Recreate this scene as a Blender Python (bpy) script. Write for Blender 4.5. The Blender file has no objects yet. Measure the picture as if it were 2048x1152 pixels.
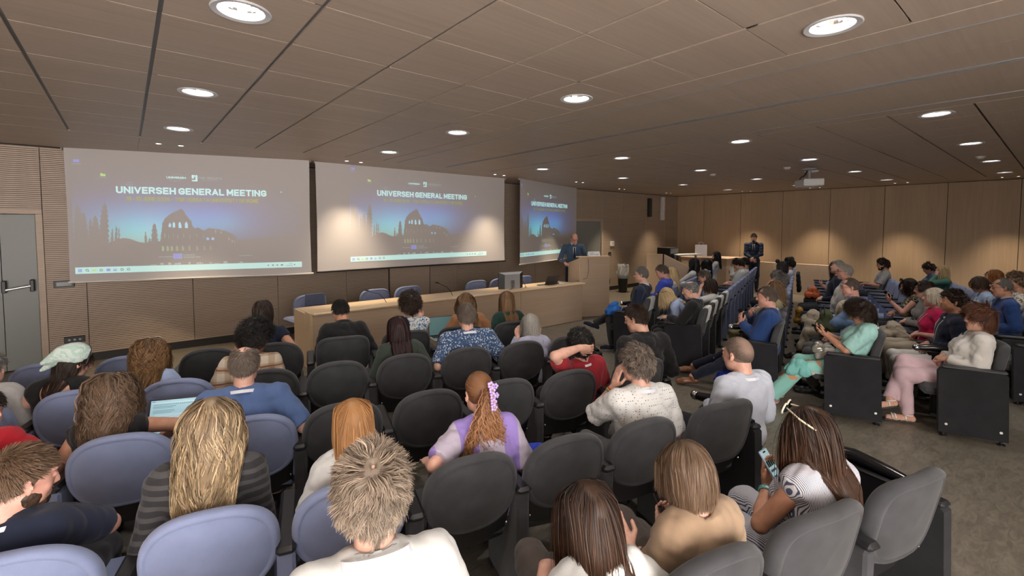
import bpy, math, random
import numpy as np
from mathutils import Vector, Matrix
random.seed(7)
S = bpy.context.scene
COL = S.collection
PI = math.pi

# ------------------------------------------------------------------ camera
cam_data = bpy.data.cameras.new('camera'); cam = bpy.data.objects.new('camera', cam_data); COL.objects.link(cam)
S.camera = cam
cam_data.sensor_width = 36.0
cam_data.lens = 36.0 * 927.0 / 2048.0
cam_data.shift_y = -73.5 / 2048.0
cam_data.clip_start = 0.05
_pitch = math.atan(47.5 / 927.0)
cam.location = (0, 0, 1.92)
cam.rotation_euler = (PI / 2 - _pitch, 0, -math.radians(39.8))

# ------------------------------------------------------------------ world, exposure
W = bpy.data.worlds.new('world'); S.world = W; W.use_nodes = True
W.node_tree.nodes['Background'].inputs[0].default_value = (1.0, 0.93, 0.88, 1)
W.node_tree.nodes['Background'].inputs[1].default_value = 14.0
S.view_settings.view_transform = 'Standard'; S.view_settings.look = 'None'
S.view_settings.gamma = 1.0; S.view_settings.use_curve_mapping = False
S.view_settings.exposure = 0.0
DOWN_W, SPOT_W = 16.0, 38.0
EMIT_SCREEN = 0.36
ZC = 3.02                            # ceiling height

# ------------------------------------------------------------------ materials
MATS = {}
def nmat(name, color, rough=0.6, metal=0.0, spec=0.5, emit=None, estr=0.0, sheen=0.0):
    if name in MATS: return MATS[name]
    m = bpy.data.materials.new(name); m.use_nodes = True
    b = m.node_tree.nodes['Principled BSDF']
    b.inputs['Base Color'].default_value = (*color, 1); b.inputs['Roughness'].default_value = rough
    b.inputs['Metallic'].default_value = metal; b.inputs['Specular IOR Level'].default_value = spec
    if sheen: b.inputs['Sheen Weight'].default_value = sheen
    if emit: b.inputs['Emission Color'].default_value = (*emit, 1); b.inputs['Emission Strength'].default_value = estr
    MATS[name] = m
    return m
def N(m, t, **kw):
    n = m.node_tree.nodes.new(t)
    for k, v in kw.items():
        if k.startswith('i_'):
            k2 = k[2:]; n.inputs[int(k2) if k2.isdigit() else k2].default_value = v
        else: setattr(n, k, v)
    return n
def L(m, a, ao, b, bi): m.node_tree.links.new(a.outputs[ao], b.inputs[bi])
def bsdf(m): return m.node_tree.nodes['Principled BSDF']
def ramp(m, stops):
    r = N(m, 'ShaderNodeValToRGB'); e = r.color_ramp.elements
    while len(e) > len(stops): e.remove(e[-1])
    while len(e) < len(stops): e.new(0.5)
    for i, (p, c) in enumerate(stops): e[i].position = p; e[i].color = (*c, 1)
    return r
def wood(name, ca, cb, scale=(1.5, 40, 40), rough=0.5, axis_mix=1.0, bump=0.02):
    """fine straight-grained veneer; the small scale runs along the grain"""
    if name in MATS: return MATS[name]
    m = nmat(name, ca, rough)
    tc = N(m, 'ShaderNodeTexCoord'); mp = N(m, 'ShaderNodeMapping'); mp.inputs['Scale'].default_value = scale
    L(m, tc, 'Object', mp, 'Vector')
    n1 = N(m, 'ShaderNodeTexNoise', i_Scale=1.0, i_Detail=6.0, i_Roughness=0.65); L(m, mp, 0, n1, 'Vector')
    mp2 = N(m, 'ShaderNodeMapping'); mp2.inputs['Scale'].default_value = tuple(s * 0.12 for s in scale)
    L(m, tc, 'Object', mp2, 'Vector')
    n2 = N(m, 'ShaderNodeTexNoise', i_Scale=1.0, i_Detail=2.0); L(m, mp2, 0, n2, 'Vector')
    mx = N(m, 'ShaderNodeMath', operation='MULTIPLY_ADD'); L(m, n1, 'Fac', mx, 0); mx.inputs[1].default_value = 0.65
    mu = N(m, 'ShaderNodeMath', operation='MULTIPLY'); L(m, n2, 'Fac', mu, 0); mu.inputs[1].default_value = 0.35; L(m, mu, 0, mx, 2)
    r = ramp(m, [(0.32, cb), (0.68, ca)]); L(m, mx, 0, r, 0); L(m, r, 0, bsdf(m), 'Base Color')
    bp = N(m, 'ShaderNodeBump', i_Strength=bump * 5, i_Distance=0.002); L(m, n1, 'Fac', bp, 'Height'); L(m, bp, 0, bsdf(m), 'Normal')
    return m
def fabric(name, col, var=0.12, scale=900.0, rough=0.9, sheen=0.25, bump=0.25):
    """woven upholstery or cloth: fine noise in tone and bump"""
    if name in MATS: return MATS[name]
    m = nmat(name, col, rough, sheen=sheen, spec=0.25)
    tc = N(m, 'ShaderNodeTexCoord')
    n1 = N(m, 'ShaderNodeTexNoise', i_Scale=scale, i_Detail=2.0); L(m, tc, 'Object', n1, 'Vector')
    n2 = N(m, 'ShaderNodeTexNoise', i_Scale=9.0, i_Detail=3.0); L(m, tc, 'Object', n2, 'Vector')
    a = N(m, 'ShaderNodeMath', operation='ADD'); L(m, n1, 'Fac', a, 0); L(m, n2, 'Fac', a, 1)
    r = ramp(m, [(0.35, tuple(c * (1 - var) for c in col)), (0.65, tuple(min(1, c * (1 + var)) for c in col))])
    h = N(m, 'ShaderNodeMath', operation='MULTIPLY'); L(m, a, 0, h, 0); h.inputs[1].default_value = 0.5
    L(m, h, 0, r, 0); L(m, r, 0, bsdf(m), 'Base Color')
    bp = N(m, 'ShaderNodeBump', i_Strength=bump, i_Distance=0.002); L(m, n1, 'Fac', bp, 'Height'); L(m, bp, 0, bsdf(m), 'Normal')
    return m
OAK_A, OAK_B = (0.50, 0.365, 0.255), (0.40, 0.285, 0.195)
M_ceil = wood('ceiling veneer', (0.45, 0.362, 0.290), (0.375, 0.298, 0.238), (1.2, 30, 30))
M_wallF = wood('front wall veneer', (0.44, 0.34, 0.265), (0.365, 0.28, 0.215), (2, 60, 60))
M_wallR = wood('side wall veneer', (0.46, 0.335, 0.22), (0.375, 0.27, 0.175), (26, 26, 1.0))
M_desk = wood('desk veneer', (0.57, 0.43, 0.31), (0.49, 0.36, 0.255), (1.5, 45, 45))
M_desktop = wood('desk top veneer', (0.70, 0.52, 0.33), (0.62, 0.45, 0.28), (1.5, 45, 45), 0.35)
M_gap = nmat('dark joint', (0.02, 0.017, 0.015), 0.9)
M_carrier = nmat('grey ceiling rail', (0.13, 0.13, 0.14), 0.5)
M_track = nmat('aluminium track', (0.45, 0.46, 0.48), 0.35, 0.8)
M_black = nmat('black plastic', (0.012, 0.012, 0.014), 0.45)
M_blackgloss = nmat('glossy black', (0.01, 0.01, 0.012), 0.18)
M_white = nmat('white plastic', (0.75, 0.75, 0.74), 0.45)
M_chrome = nmat('chrome', (0.8, 0.8, 0.82), 0.15, 1.0)
M_alu = nmat('brushed aluminium', (0.55, 0.56, 0.58), 0.35, 0.9)
M_greyp = nmat('grey plastic', (0.30, 0.31, 0.32), 0.5)
M_door = nmat('grey green door', (0.19, 0.20, 0.19), 0.45)
M_dark = fabric('charcoal upholstery', (0.042, 0.043, 0.047), 0.3, sheen=0.15)
M_blue = fabric('light blue upholstery', (0.19, 0.225, 0.36), 0.10, sheen=0.15)
M_cover = fabric('white headrest cloth', (0.62, 0.61, 0.58), 0.06)
M_cloth_scr = nmat('projection screen cloth', (0.50, 0.475, 0.47), 0.85)
M_blackcloth = fabric('black side panel cloth', (0.016, 0.0165, 0.019), 0.25, sheen=0.05)  # charcoal upholstery for end panels, dimmer light painted into the colour
M_paper = nmat('white paper', (0.8, 0.8, 0.79), 0.8)
M_text_dark = nmat('dark print', (0.05, 0.05, 0.06), 0.8)

# ------------------------------------------------------------------ mesh helpers
class MB:
    def __init__(s): s.v = []; s.f = []; s.mi = []
    def add(s, verts, faces, mi=0):
        o = len(s.v); s.v += [tuple(v) for v in verts]
        for f in faces: s.f.append(tuple(i + o for i in f)); s.mi.append(mi)
    def box(s, a, b, mi=0, M=None, bev=0.0):
        x0, y0, z0 = a; x1, y1, z1 = b
        if bev <= 0:
            vs = [(x0,y0,z0),(x1,y0,z0),(x1,y1,z0),(x0,y1,z0),(x0,y0,z1),(x1,y0,z1),(x1,y1,z1),(x0,y1,z1)]
            fs = [(3,2,1,0),(4,5,6,7),(0,1,5,4),(1,2,6,5),(2,3,7,6),(3,0,4,7)]
        else:
            c = ((x0+x1)/2,(y0+y1)/2,(z0+z1)/2); h = ((x1-x0)/2,(y1-y0)/2,(z1-z0)/2); bev = min(bev, min(h)*0.95)
            vs = []; idx = {}
            for sx in (-1,1):
                for sy in (-1,1):
                    for sz in (-1,1):
                        for ax in range(3):
                            p = [h[0]*sx,h[1]*sy,h[2]*sz]
                            for k in range(3):
                                if k != ax: p[k] -= (sx,sy,sz)[k]*bev
                            idx[(sx,sy,sz,ax)] = len(vs); vs.append((c[0]+p[0],c[1]+p[1],c[2]+p[2]))
            fs = []
            for ax in range(3):
                o1, o2 = [k for k in range(3) if k != ax]
                for sg in (-1,1):
                    q = []
                    for (a1,a2) in ((-1,-1),(1,-1),(1,1),(-1,1)):
                        t = [0,0,0]; t[ax] = sg; t[o1] = a1; t[o2] = a2; q.append(idx[(*t,ax)])
                    fs.append(tuple(q))
                    # edges along axis ax
                for a1 in (-1,1):
                    for a2 in (-1,1):
                        t0 = [0,0,0]; t1 = [0,0,0]; t0[ax] = -1; t1[ax] = 1; t0[o1] = t1[o1] = a1; t0[o2] = t1[o2] = a2
                        fs.append((idx[(*t0,o1)], idx[(*t1,o1)], idx[(*t1,o2)], idx[(*t0,o2)]))
            for sx in (-1,1):
                for sy in (-1,1):
                    for sz in (-1,1): fs.append(tuple(idx[(sx,sy,sz,k)] for k in range(3)))
        if M is not None: vs = [tuple(M @ Vector(v)) for v in vs]
        s.add(vs, fs, mi)
    def tube(s, pts, r, n=8, mi=0, cap=True):
        """round tube through the points; r is a number or one per point"""
        pts = [Vector(p) for p in pts]; rs = r if isinstance(r, (list, tuple)) else [r]*len(pts)
        rings = []; prev = None
        for i, p in enumerate(pts):
            t = (pts[min(i+1,len(pts)-1)] - pts[max(i-1,0)]).normalized()
            if prev is None:
                a = Vector((0,0,1)) if abs(t.z) < 0.9 else Vector((1,0,0)); u = t.cross(a).normalized()
            else: u = (prev - t*prev.dot(t)).normalized()
            prev = u; w = t.cross(u)
            rings.append([tuple(p + (u*math.cos(2*PI*k/n) + w*math.sin(2*PI*k/n))*rs[i]) for k in range(n)])
        vs = [v for rg in rings for v in rg]; fs = []
        for i in range(len(pts)-1):
            for k in range(n): fs.append((i*n+k, i*n+(k+1)%n, (i+1)*n+(k+1)%n, (i+1)*n+k))
        if cap: fs.append(tuple(range(n-1,-1,-1))); fs.append(tuple(range((len(pts)-1)*n, len(pts)*n)))
        s.add(vs, fs, mi)
    def lathe(s, prof, n=24, mi=0, c=(0,0,0), M=None):
        vs = []; fs = []
        for (r, z) in prof:
            for k in range(n): vs.append((c[0]+r*math.cos(2*PI*k/n), c[1]+r*math.sin(2*PI*k/n), c[2]+z))
        for i in range(len(prof)-1):
            for k in range(n): fs.append((i*n+k, i*n+(k+1)%n, (i+1)*n+(k+1)%n, (i+1)*n+k))
        if M is not None: vs = [tuple(M @ Vector(v)) for v in vs]
        s.add(vs, fs, mi)
    def ball(s, c, r, n=12, mi=0, sc=(1,1,1)):
        prof = [(max(1e-4, math.sin(PI*i/n)), -math.cos(PI*i/n)) for i in range(n+1)]
        o = len(s.v); s.lathe(prof, n*2, mi)
        for i in range(o, len(s.v)):
            v = s.v[i]; s.v[i] = (c[0]+v[0]*r*sc[0], c[1]+v[1]*r*sc[1], c[2]+v[2]*r*sc[2])
    def build(s, name, mats, parent=None, smooth=False):
        me = bpy.data.meshes.new(name); me.from_pydata(s.v, [], s.f)
        if not isinstance(mats, (list, tuple)): mats = [mats]
        for m in mats: me.materials.append(m)
        me.polygons.foreach_set('material_index', s.mi)
        if smooth:
            me.polygons.foreach_set('use_smooth', [True]*len(s.f))
            if smooth != 'all':
                try: me.set_sharp_from_angle(angle=math.radians(40))
                except Exception: pass
        me.update()
        o = bpy.data.objects.new(name, me); COL.objects.link(o)
        if parent is not None: o.parent = parent
        return o
def empty(name, loc=(0,0,0), rz=0.0, parent=None):
    o = bpy.data.objects.new(name, None); COL.objects.link(o); o.location = loc; o.rotation_euler = (0,0,rz)
    o.empty_display_size = 0.1
    if parent: o.parent = parent
    return o
def tag(o, label, cat, group=None):
    o['label'] = label; o['category'] = cat
    if group: o['group'] = group
    return o
def struct(o): o['kind'] = 'structure'; return o
def text(name, s, size, m, loc, rot, parent=None, bold=0.0, sx=1.0, align='CENTER', depth=0.0004):
    cu = bpy.data.curves.new(name, 'FONT'); cu.body = s; cu.size = size; cu.align_x = align; cu.align_y = 'CENTER'
    cu.offset = bold; cu.extrude = depth; cu.resolution_u = 3
    tmp = bpy.data.objects.new(name, cu); COL.objects.link(tmp)
    dg = bpy.context.evaluated_depsgraph_get(); me = bpy.data.meshes.new_from_object(tmp.evaluated_get(dg))
    bpy.data.objects.remove(tmp)
    me.materials.clear(); me.materials.append(m)
    o = bpy.data.objects.new(name, me); COL.objects.link(o); o.location = loc; o.rotation_euler = rot; o.scale = (sx,1,1)
    if parent: o.parent = parent
    return o
def lamp(name, kind, loc, power, color, parent=None, **kw):
    d = bpy.data.lights.new(name, kind); d.energy = power; d.color = color
    for k, v in kw.items(): setattr(d, k, v)
    o = bpy.data.objects.new(name, d); COL.objects.link(o); o.location = loc
    if parent: o.parent = parent
    return o

# ------------------------------------------------------------------ room shell
YF = 8.93                                   # front wall face
RW0, RW1 = (15.10, 8.93), (15.72, -3.2)     # side wall face, front corner and near end
XL, YB = -4.2, -3.2
def floor_mat():
    m = nmat('marbled linoleum floor', (0.16, 0.14, 0.11), 0.38)
    tc = N(m, 'ShaderNodeTexCoord')
    n1 = N(m, 'ShaderNodeTexNoise', i_Scale=7.0, i_Detail=8.0, i_Roughness=0.7, i_Distortion=1.2)
    mp = N(m, 'ShaderNodeMapping'); mp.inputs['Scale'].default_value = (1.0, 2.6, 1); mp.inputs['Rotation'].default_value = (0, 0, 0.4)
    L(m, tc, 'Object', mp, 0); L(m, mp, 0, n1, 'Vector')
    r = ramp(m, [(0.3, (0.085, 0.073, 0.056)), (0.5, (0.15, 0.13, 0.10)), (0.72, (0.22, 0.195, 0.155))]); L(m, n1, 'Fac', r, 0); L(m, r, 0, bsdf(m), 'Base Color')
    return m
mb = MB(); mb.box((XL, YB, -0.12), (17.0, 10.2, 0.0)); struct(mb.build('floor', floor_mat()))

# downlight grid (one fixture per point) and small spots
DL = [(x, y) for x in (0.49, 3.0, 6.09, 8.56, 11.07, 13.53) for y in (0.87, 2.74, 4.59, 6.41)]
DL += [(0.49, -1.0), (3.0, -1.0), (6.09, -1.0), (8.56, -1.0)]
SP = [(0.37,7.69),(0.61,7.69),(2.85,7.69),(3.09,7.69),(5.93,7.67),(6.17,7.67),(8.40,7.66),(8.64,7.66),(10.84,8.24),(11.08,8.24),(13.26,8.24),(13.50,8.24),
      (14.54,6.44),(14.55,6.20),(14.67,4.66),(14.68,4.42),(14.71,2.81),(14.72,2.57),(14.79,0.98),(14.80,0.74)]
HR = 0.112
def ceiling():
    mb = MB(); T = 0.02
    def panel(x0, x1, y0, y1, hole=None):
        if hole is None: mb.box((x0, y0, ZC), (x1, y1, ZC+T)); return
        cx, cy = hole; n = 32; ring = []; outer = []
        for k in range(n):
            a = 2*PI*(k+0.5)/n; dx, dy = math.cos(a), math.sin(a)
            tx = ((x1-cx) if dx > 0 else (x0-cx))/dx; ty = ((y1-cy) if dy > 0 else (y0-cy))/dy; t = min(tx, ty)
            ring.append((cx+dx*HR, cy+dy*HR)); outer.append((cx+dx*t, cy+dy*t))
        vs = []
        for (p, z) in ((ring, ZC), (outer, ZC), (ring, ZC+T), (outer, ZC+T)): vs += [(a, b, z) for a, b in p]
        fs = []
        for k in range(n):
            j = (k+1) % n
            fs += [(k, j, n+j, n+k), (2*n+k, 3*n+k, 3*n+j, 2*n+j), (k, 2*n+k, 2*n+j, j), (n+k, n+j, 3*n+j, 3*n+k)]
        mb.add(vs, fs)
        for (ax, ay) in ((x0,y0),(x1,y0),(x1,y1),(x0,y1)):   # close the corners of the rounded sampling
            k = min(range(n), key=lambda q: (outer[q][0]-ax)**2+(outer[q][1]-ay)**2)
            k2 = min((k-1) % n, (k+1) % n, key=lambda q: (outer[q][0]-ax)**2+(outer[q][1]-ay)**2)
            a, b = outer[k], outer[k2]; mb.add([(a[0],a[1],ZC),(b[0],b[1],ZC),(ax,ay,ZC)], [(0,1,2)])
    def grid(xs, ys, gx, gy):
        for i in range(len(xs)-1):
            for j in range(len(ys)-1):
                h = [p for p in DL if xs[i] < p[0] < xs[i+1] and ys[j] < p[1] < ys[j+1]]
                panel(xs[i]+gx, xs[i+1]-gx, ys[j]+gy, ys[j+1]-gy, h[0] if h else None)
    ys = [1.807+0.611*k for k in range(-8, 10)]            # up to 7.31
    xa = [-0.455+0.626*k for k in range(-6, 7)]            # up to 3.30
    grid(xa, ys, 0.011, 0.004)
    xb = [5.83+0.62*k for k in range(0, 15)]               # up to 14.51
    grid(xb, ys, 0.004, 0.009)
    mb.box((3.306, ys[0], ZC), (3.565, ys[-1], ZC+T)); mb.box((5.56, ys[0], ZC), (5.822, ys[-1], ZC+T))
    for (a, b) in ((3.592, 4.49), (4.55, 5.535)):
        mid = (a+b)/2
        y = ys[0]
        while y < ys[-1]:
            y2 = min(y+2.44, ys[-1]); mb.box((a, y+0.002, ZC), (mid-0.0012, y2-0.002, ZC+T)); mb.box((mid+0.0012, y+0.002, ZC), (b, y2-0.002, ZC+T)); y = y2
    # plain borders along the front and the side wall
    xe = [XL, -1.7, -0.455+0.626*1, 1.44, 3.30, 5.2, 7.7, 10.2, 12.7, 15.8]
    for i in range(len(xe)-1): mb.box((xe[i]+0.001, ys[-1]+0.006, ZC), (xe[i+1]-0.001, YF+0.3, ZC+T))
    for j in range(0, len(ys)-1, 2): mb.box((xb[-1]+0.006, ys[j]+0.002, ZC), (15.9, min(ys[j+2] if j+2 < len(ys) else ys[-1], ys[-1])-0.002, ZC+T))
    # rails behind the joints
    for x in xa: mb.box((x-0.03, ys[0], ZC+0.012), (x+0.03, ys[-1], ZC+0.03), 1)
    for x in xb: mb.box((x-0.02, ys[0], ZC+0.0205), (x+0.02, ys[-1], ZC+0.03), 2)
    for y in ys: mb.box((XL, y-0.02, ZC+0.0205), (15.9, y+0.02, ZC+0.028), 2)
    for x in (3.578, 4.505, 4.535, 5.548): mb.box((x-0.03, ys[0], ZC+0.0305), (x+0.03, ys[-1], ZC+0.04), 2)
    for x in (3.572, 4.495, 4.545, 5.553): mb.box((x-0.003, ys[0], ZC-0.006), (x+0.003, ys[-1], ZC+0.03), 3)
    mb.box((4.512, ys[0], ZC+0.002), (4.528, ys[-1], ZC+0.03), 1)
    o = mb.build('ceiling', [M_ceil, M_carrier, M_gap, M_track]); struct(o)
ceiling()
mb = MB(); mb.box((XL, YB, ZC+0.30), (17.0, 10.2, ZC+0.36)); struct(mb.build('ceiling_slab', M_gap))

def groove_wall(x0, x1, z0, z1, name, ymat):
    """horizontal fine-grooved acoustic panelling split by vertical joints"""
    return
mbw = MB()
pitch, gw, gd = 0.0264, 0.0062, 0.016
SEAM = [XL, -2.96, -1.70, -0.45, 0.80, 2.04, 3.26, 4.13]
SEAM2 = [5.10, 5.80, 7.00, 8.22, 9.33, 10.57, 11.93, 13.15, 14.33, 15.3]
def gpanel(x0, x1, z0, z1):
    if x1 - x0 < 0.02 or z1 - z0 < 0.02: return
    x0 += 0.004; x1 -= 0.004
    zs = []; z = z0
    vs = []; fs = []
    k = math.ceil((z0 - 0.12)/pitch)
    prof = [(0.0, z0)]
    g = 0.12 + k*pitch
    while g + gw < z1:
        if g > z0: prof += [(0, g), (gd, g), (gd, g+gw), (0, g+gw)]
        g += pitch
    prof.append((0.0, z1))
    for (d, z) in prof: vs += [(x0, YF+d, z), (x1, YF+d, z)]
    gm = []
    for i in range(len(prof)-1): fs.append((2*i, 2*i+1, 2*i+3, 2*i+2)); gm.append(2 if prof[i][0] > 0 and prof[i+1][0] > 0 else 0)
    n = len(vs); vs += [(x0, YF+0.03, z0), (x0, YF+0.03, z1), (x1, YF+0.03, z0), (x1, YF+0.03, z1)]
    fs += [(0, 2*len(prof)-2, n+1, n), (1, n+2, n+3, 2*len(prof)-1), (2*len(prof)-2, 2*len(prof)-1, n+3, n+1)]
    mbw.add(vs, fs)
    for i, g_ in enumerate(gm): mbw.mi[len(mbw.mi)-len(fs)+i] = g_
D1, D2 = (-2.05, -0.86, 2.16), (9.66, 10.98, 2.16)
def col(x0, x1):
    segs = [(x0, x1, 0.12, ZC)]
    out = []
    for (a, b, z0, z1) in segs:
        hit = None
        for D in (D1, D2):
            if a < D[1] and b > D[0]: hit = D
        if not hit: out.append((a, b, z0, z1)); continue
        if a < hit[0]: out.append((a, hit[0], z0, z1))
        if b > hit[1]: out.append((hit[1], b, z0, z1))
        out.append((max(a, hit[0]), min(b, hit[1]), hit[2], z1))
    for s_ in out: gpanel(*s_)
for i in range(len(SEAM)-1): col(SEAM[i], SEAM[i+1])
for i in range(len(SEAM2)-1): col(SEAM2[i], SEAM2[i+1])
mbw.box((4.16, YF-0.012, 0.12), (5.08, YF+0.03, ZC))                                     # plain flush panel between the grooved ones
for (a, b) in ((XL, D1[0]-0.02), (D1[1]+0.02, D2[0]), (D2[1]+0.02, 15.3)): mbw.box((a, YF+0.03, 0), (b, YF+0.2, ZC+0.1), 1)
for D in (D1, D2): mbw.box((D[0]-0.3, YF+0.03, D[2]), (D[1]+0.3, YF+0.2, ZC+0.1), 1)
struct(mbw.build('wall_front', [M_wallF, M_gap, nmat('dark slot backing', (0.07, 0.045, 0.032), 0.9)]))  # slot floors darker than the panel faces
mb = MB()
for (a, b) in ((XL, D1[0]), (D1[1], D2[0]), (D2[1], 15.2)): mb.box((a, YF+0.006, 0), (b, YF+0.03, 0.12))
struct(mb.build('baseboard_front', nmat('black skirting', (0.015, 0.014, 0.013), 0.5)))
# side wall: smooth veneer boards with vertical joints every 1.215 m
rd = Vector((RW1[0]-RW0[0], RW1[1]-RW0[1], 0)); rl = rd.length; ra = math.atan2(rd.y, rd.x)
MR = Matrix.Translation((RW0[0], RW0[1], 0)) @ Matrix.Rotation(ra, 4, 'Z')      # x runs from the front corner towards the back, +y into the wall
mb = MB(); x = -0.26
while x < rl:
    x2 = min(x+1.212, rl); mb.box((max(x, 0)+0.006, 0.0, 0.12), (x2-0.006, 0.02, ZC), 0, MR); x = x2
mb.box((-0.3, 0.02, 0), (rl, 0.2, ZC+0.1), 1, MR)
o = mb.build('wall_right', [M_wallR, M_gap]); struct(o)
mb = MB(); mb.box((0, 0.005, 0), (rl, 0.02, 0.12), 0, MR); struct(mb.build('baseboard_right', MATS['black skirting']))
mb = MB(); mb.box((0.0, -0.012, ZC-0.012), (rl, 0.0, ZC), 0, MR); struct(mb.build('trim_1', M_gap))
mb = MB(); mb.box((XL, YF-0.012, ZC-0.014), (15.1, YF, ZC)); struct(mb.build('trim_2', M_gap))

mb = MB(); mb.box((1.6, YB-0.12, 0), (17.0, YB, ZC+0.3)); struct(mb.build('wall_back', M_wallR))  # unseen, added and sized to limit world light on the side wall
mb = MB(); mb.box((XL-0.12, YB, 0), (XL, YF+0.2, ZC+0.3)); struct(mb.build('wall_left', M_wallR))  # unseen, closed off to keep world light from the side wall
# doors
def door(name, D, bar):
    x0, x1, z1 = D
    r = empty(name, ((x0+x1)/2, YF, 0)); r['kind'] = 'structure'
    h = (x1-x0)/2
    fr = MB(); m_fr = M_wallF
    fr.box((-h, -0.02, 0), (-h+0.07, 0.155, z1-0.061), 0, bev=0.003); fr.box((h-0.07, -0.02, 0), (h, 0.155, z1-0.061), 0, bev=0.003); fr.box((-h, -0.02, z1-0.06), (h, 0.16, z1), 0, bev=0.003)
    fr.build('frame', m_fr, r)
    le = MB(); le.box((-h+0.075, 0.02, 0.01), (h-0.075, 0.07, z1-0.065), 0, bev=0.003)
    if bar:
        le = MB(); le.box((-h+0.075, 0.02, 0.01), (h-0.41, 0.07, z1-0.065), 0, bev=0.003)
        le.box((h-0.405, 0.02, 0.01), (h-0.075, 0.07, z1-0.065), 0, bev=0.003)
    else:
        le = MB(); le.box((-h+0.075, 0.02, 0.01), (h-0.19, 0.07, z1-0.065), 0, bev=0.003); le.box((h-0.185, 0.025, 0.01), (h-0.075, 0.07, z1-0.065), 0, bev=0.003)
    le.build('door_leaf', M_door, r)
    bk = MB(); bk.box((-h-0.05, 0.165, 0), (h+0.05, 0.185, z1+0.1)); bk.build('backing', M_gap, r)  # unseen plate added to block world light at the leaf gaps
    if bar:
        b = MB()
        for x in (h-0.385, h-0.125): b.box((x-0.022, -0.075, 1.06), (x+0.022, 0.02, 1.22), 0, bev=0.008)
        b.build('bar_bracket', M_black, r)
        b = MB(); b.tube([(h-0.37, -0.06, 1.10), (h-0.14, -0.06, 1.14)], 0.018, 12); b.build('push_bar', nmat('satin steel', (0.6,0.6,0.6), 0.3, 0.7), r, smooth=True)
    return r
door('door_1', D1, True); door('door_2', D2, False)

# downlights
def make_downlight():
    r = empty('ceiling_downlight')
    b = MB(); b.lathe([(0.112, 0.002), (0.138, 0.0), (0.140, -0.004), (0.134, -0.008), (0.108, -0.004), (0.104, 0.012), (0.112, 0.02)], 36); b.build('trim_ring', nmat('pale grey trim', (0.55,0.55,0.57), 0.4), r, smooth=True)
    b = MB(); b.lathe([(0.108, 0.0), (0.100, 0.04), (0.085, 0.085), (0.05, 0.115), (0.001, 0.12)], 28); b.build('reflector', nmat('faceted reflector', (0.85,0.85,0.87), 0.12, 1.0), r)
    b = MB()
    b.lathe([(0.101, 0.010), (0.103, 0.018), (0.099, 0.03), (0.094, 0.03), (0.096, 0.012)], 32)
    for dy in (-0.028, 0.028): b.tube([(-0.055, dy, 0.075), (0.055, dy, 0.075)], 0.011, 8)
    b.build('lamp', nmat('lamp glow', (1,1,1), 0.4, emit=(1.0,0.97,0.95), estr=2.6), r, smooth=True)
    return r
dl_data = None
proto = make_downlight(); pk = list(proto.children)
for i, (x, y) in enumerate(DL):
    if i == 0: r = proto
    else:
        r = proto.copy(); COL.objects.link(r)
        for c in pk: cc = c.copy(); COL.objects.link(cc); cc.parent = r
    r.location = (x, y, ZC); tag(r, 'round recessed downlight with pale ring in the wood panel ceiling', 'ceiling light', 'recessed downlights in the ceiling')
    if dl_data is None:
        dl_data = bpy.data.lights.new('downlight_bulb', 'SPOT'); dl_data.energy = DOWN_W*4; dl_data.color = (1.0, 0.95, 0.90)
        dl_data.spot_size = math.radians(112); dl_data.spot_blend = 0.9; dl_data.shadow_soft_size = 0.07
    lo = bpy.data.objects.new('bulb', dl_data); COL.objects.link(lo); lo.parent = r; lo.location = (0, 0, -0.012)
sp_data = bpy.data.lights.new('spot_bulb', 'SPOT'); sp_data.energy = SPOT_W*4; sp_data.color = (1.0, 0.80, 0.56)
sp_data.spot_size = math.radians(64); sp_data.spot_blend = 0.75; sp_data.shadow_soft_size = 0.02
b = MB(); b.lathe([(0.001, -0.003), (0.026, -0.003), (0.026, -0.001)], 16); b.lathe([(0.026, -0.001), (0.036, -0.006), (0.042, -0.003), (0.042, 0.001)], 20, 1)
spot0 = b.build('wall_spotlight', [nmat('spot glow', (1,1,1), 0.4, emit=(1.0,0.9,0.78), estr=8.0), MATS['pale grey trim']], None, smooth=True)
for i, (x, y) in enumerate(SP):
    o = spot0 if i == 0 else spot0.copy()
    if i: COL.objects.link(o)
    o.location = (x, y, ZC)
    tag(o, 'tiny round spotlight set in the ceiling border near a wall', 'ceiling light', 'small spotlights in pairs along the walls')
    lo = bpy.data.objects.new('bulb', sp_data); COL.objects.link(lo); lo.parent = o; lo.location = (0, 0, -0.012)
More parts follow.
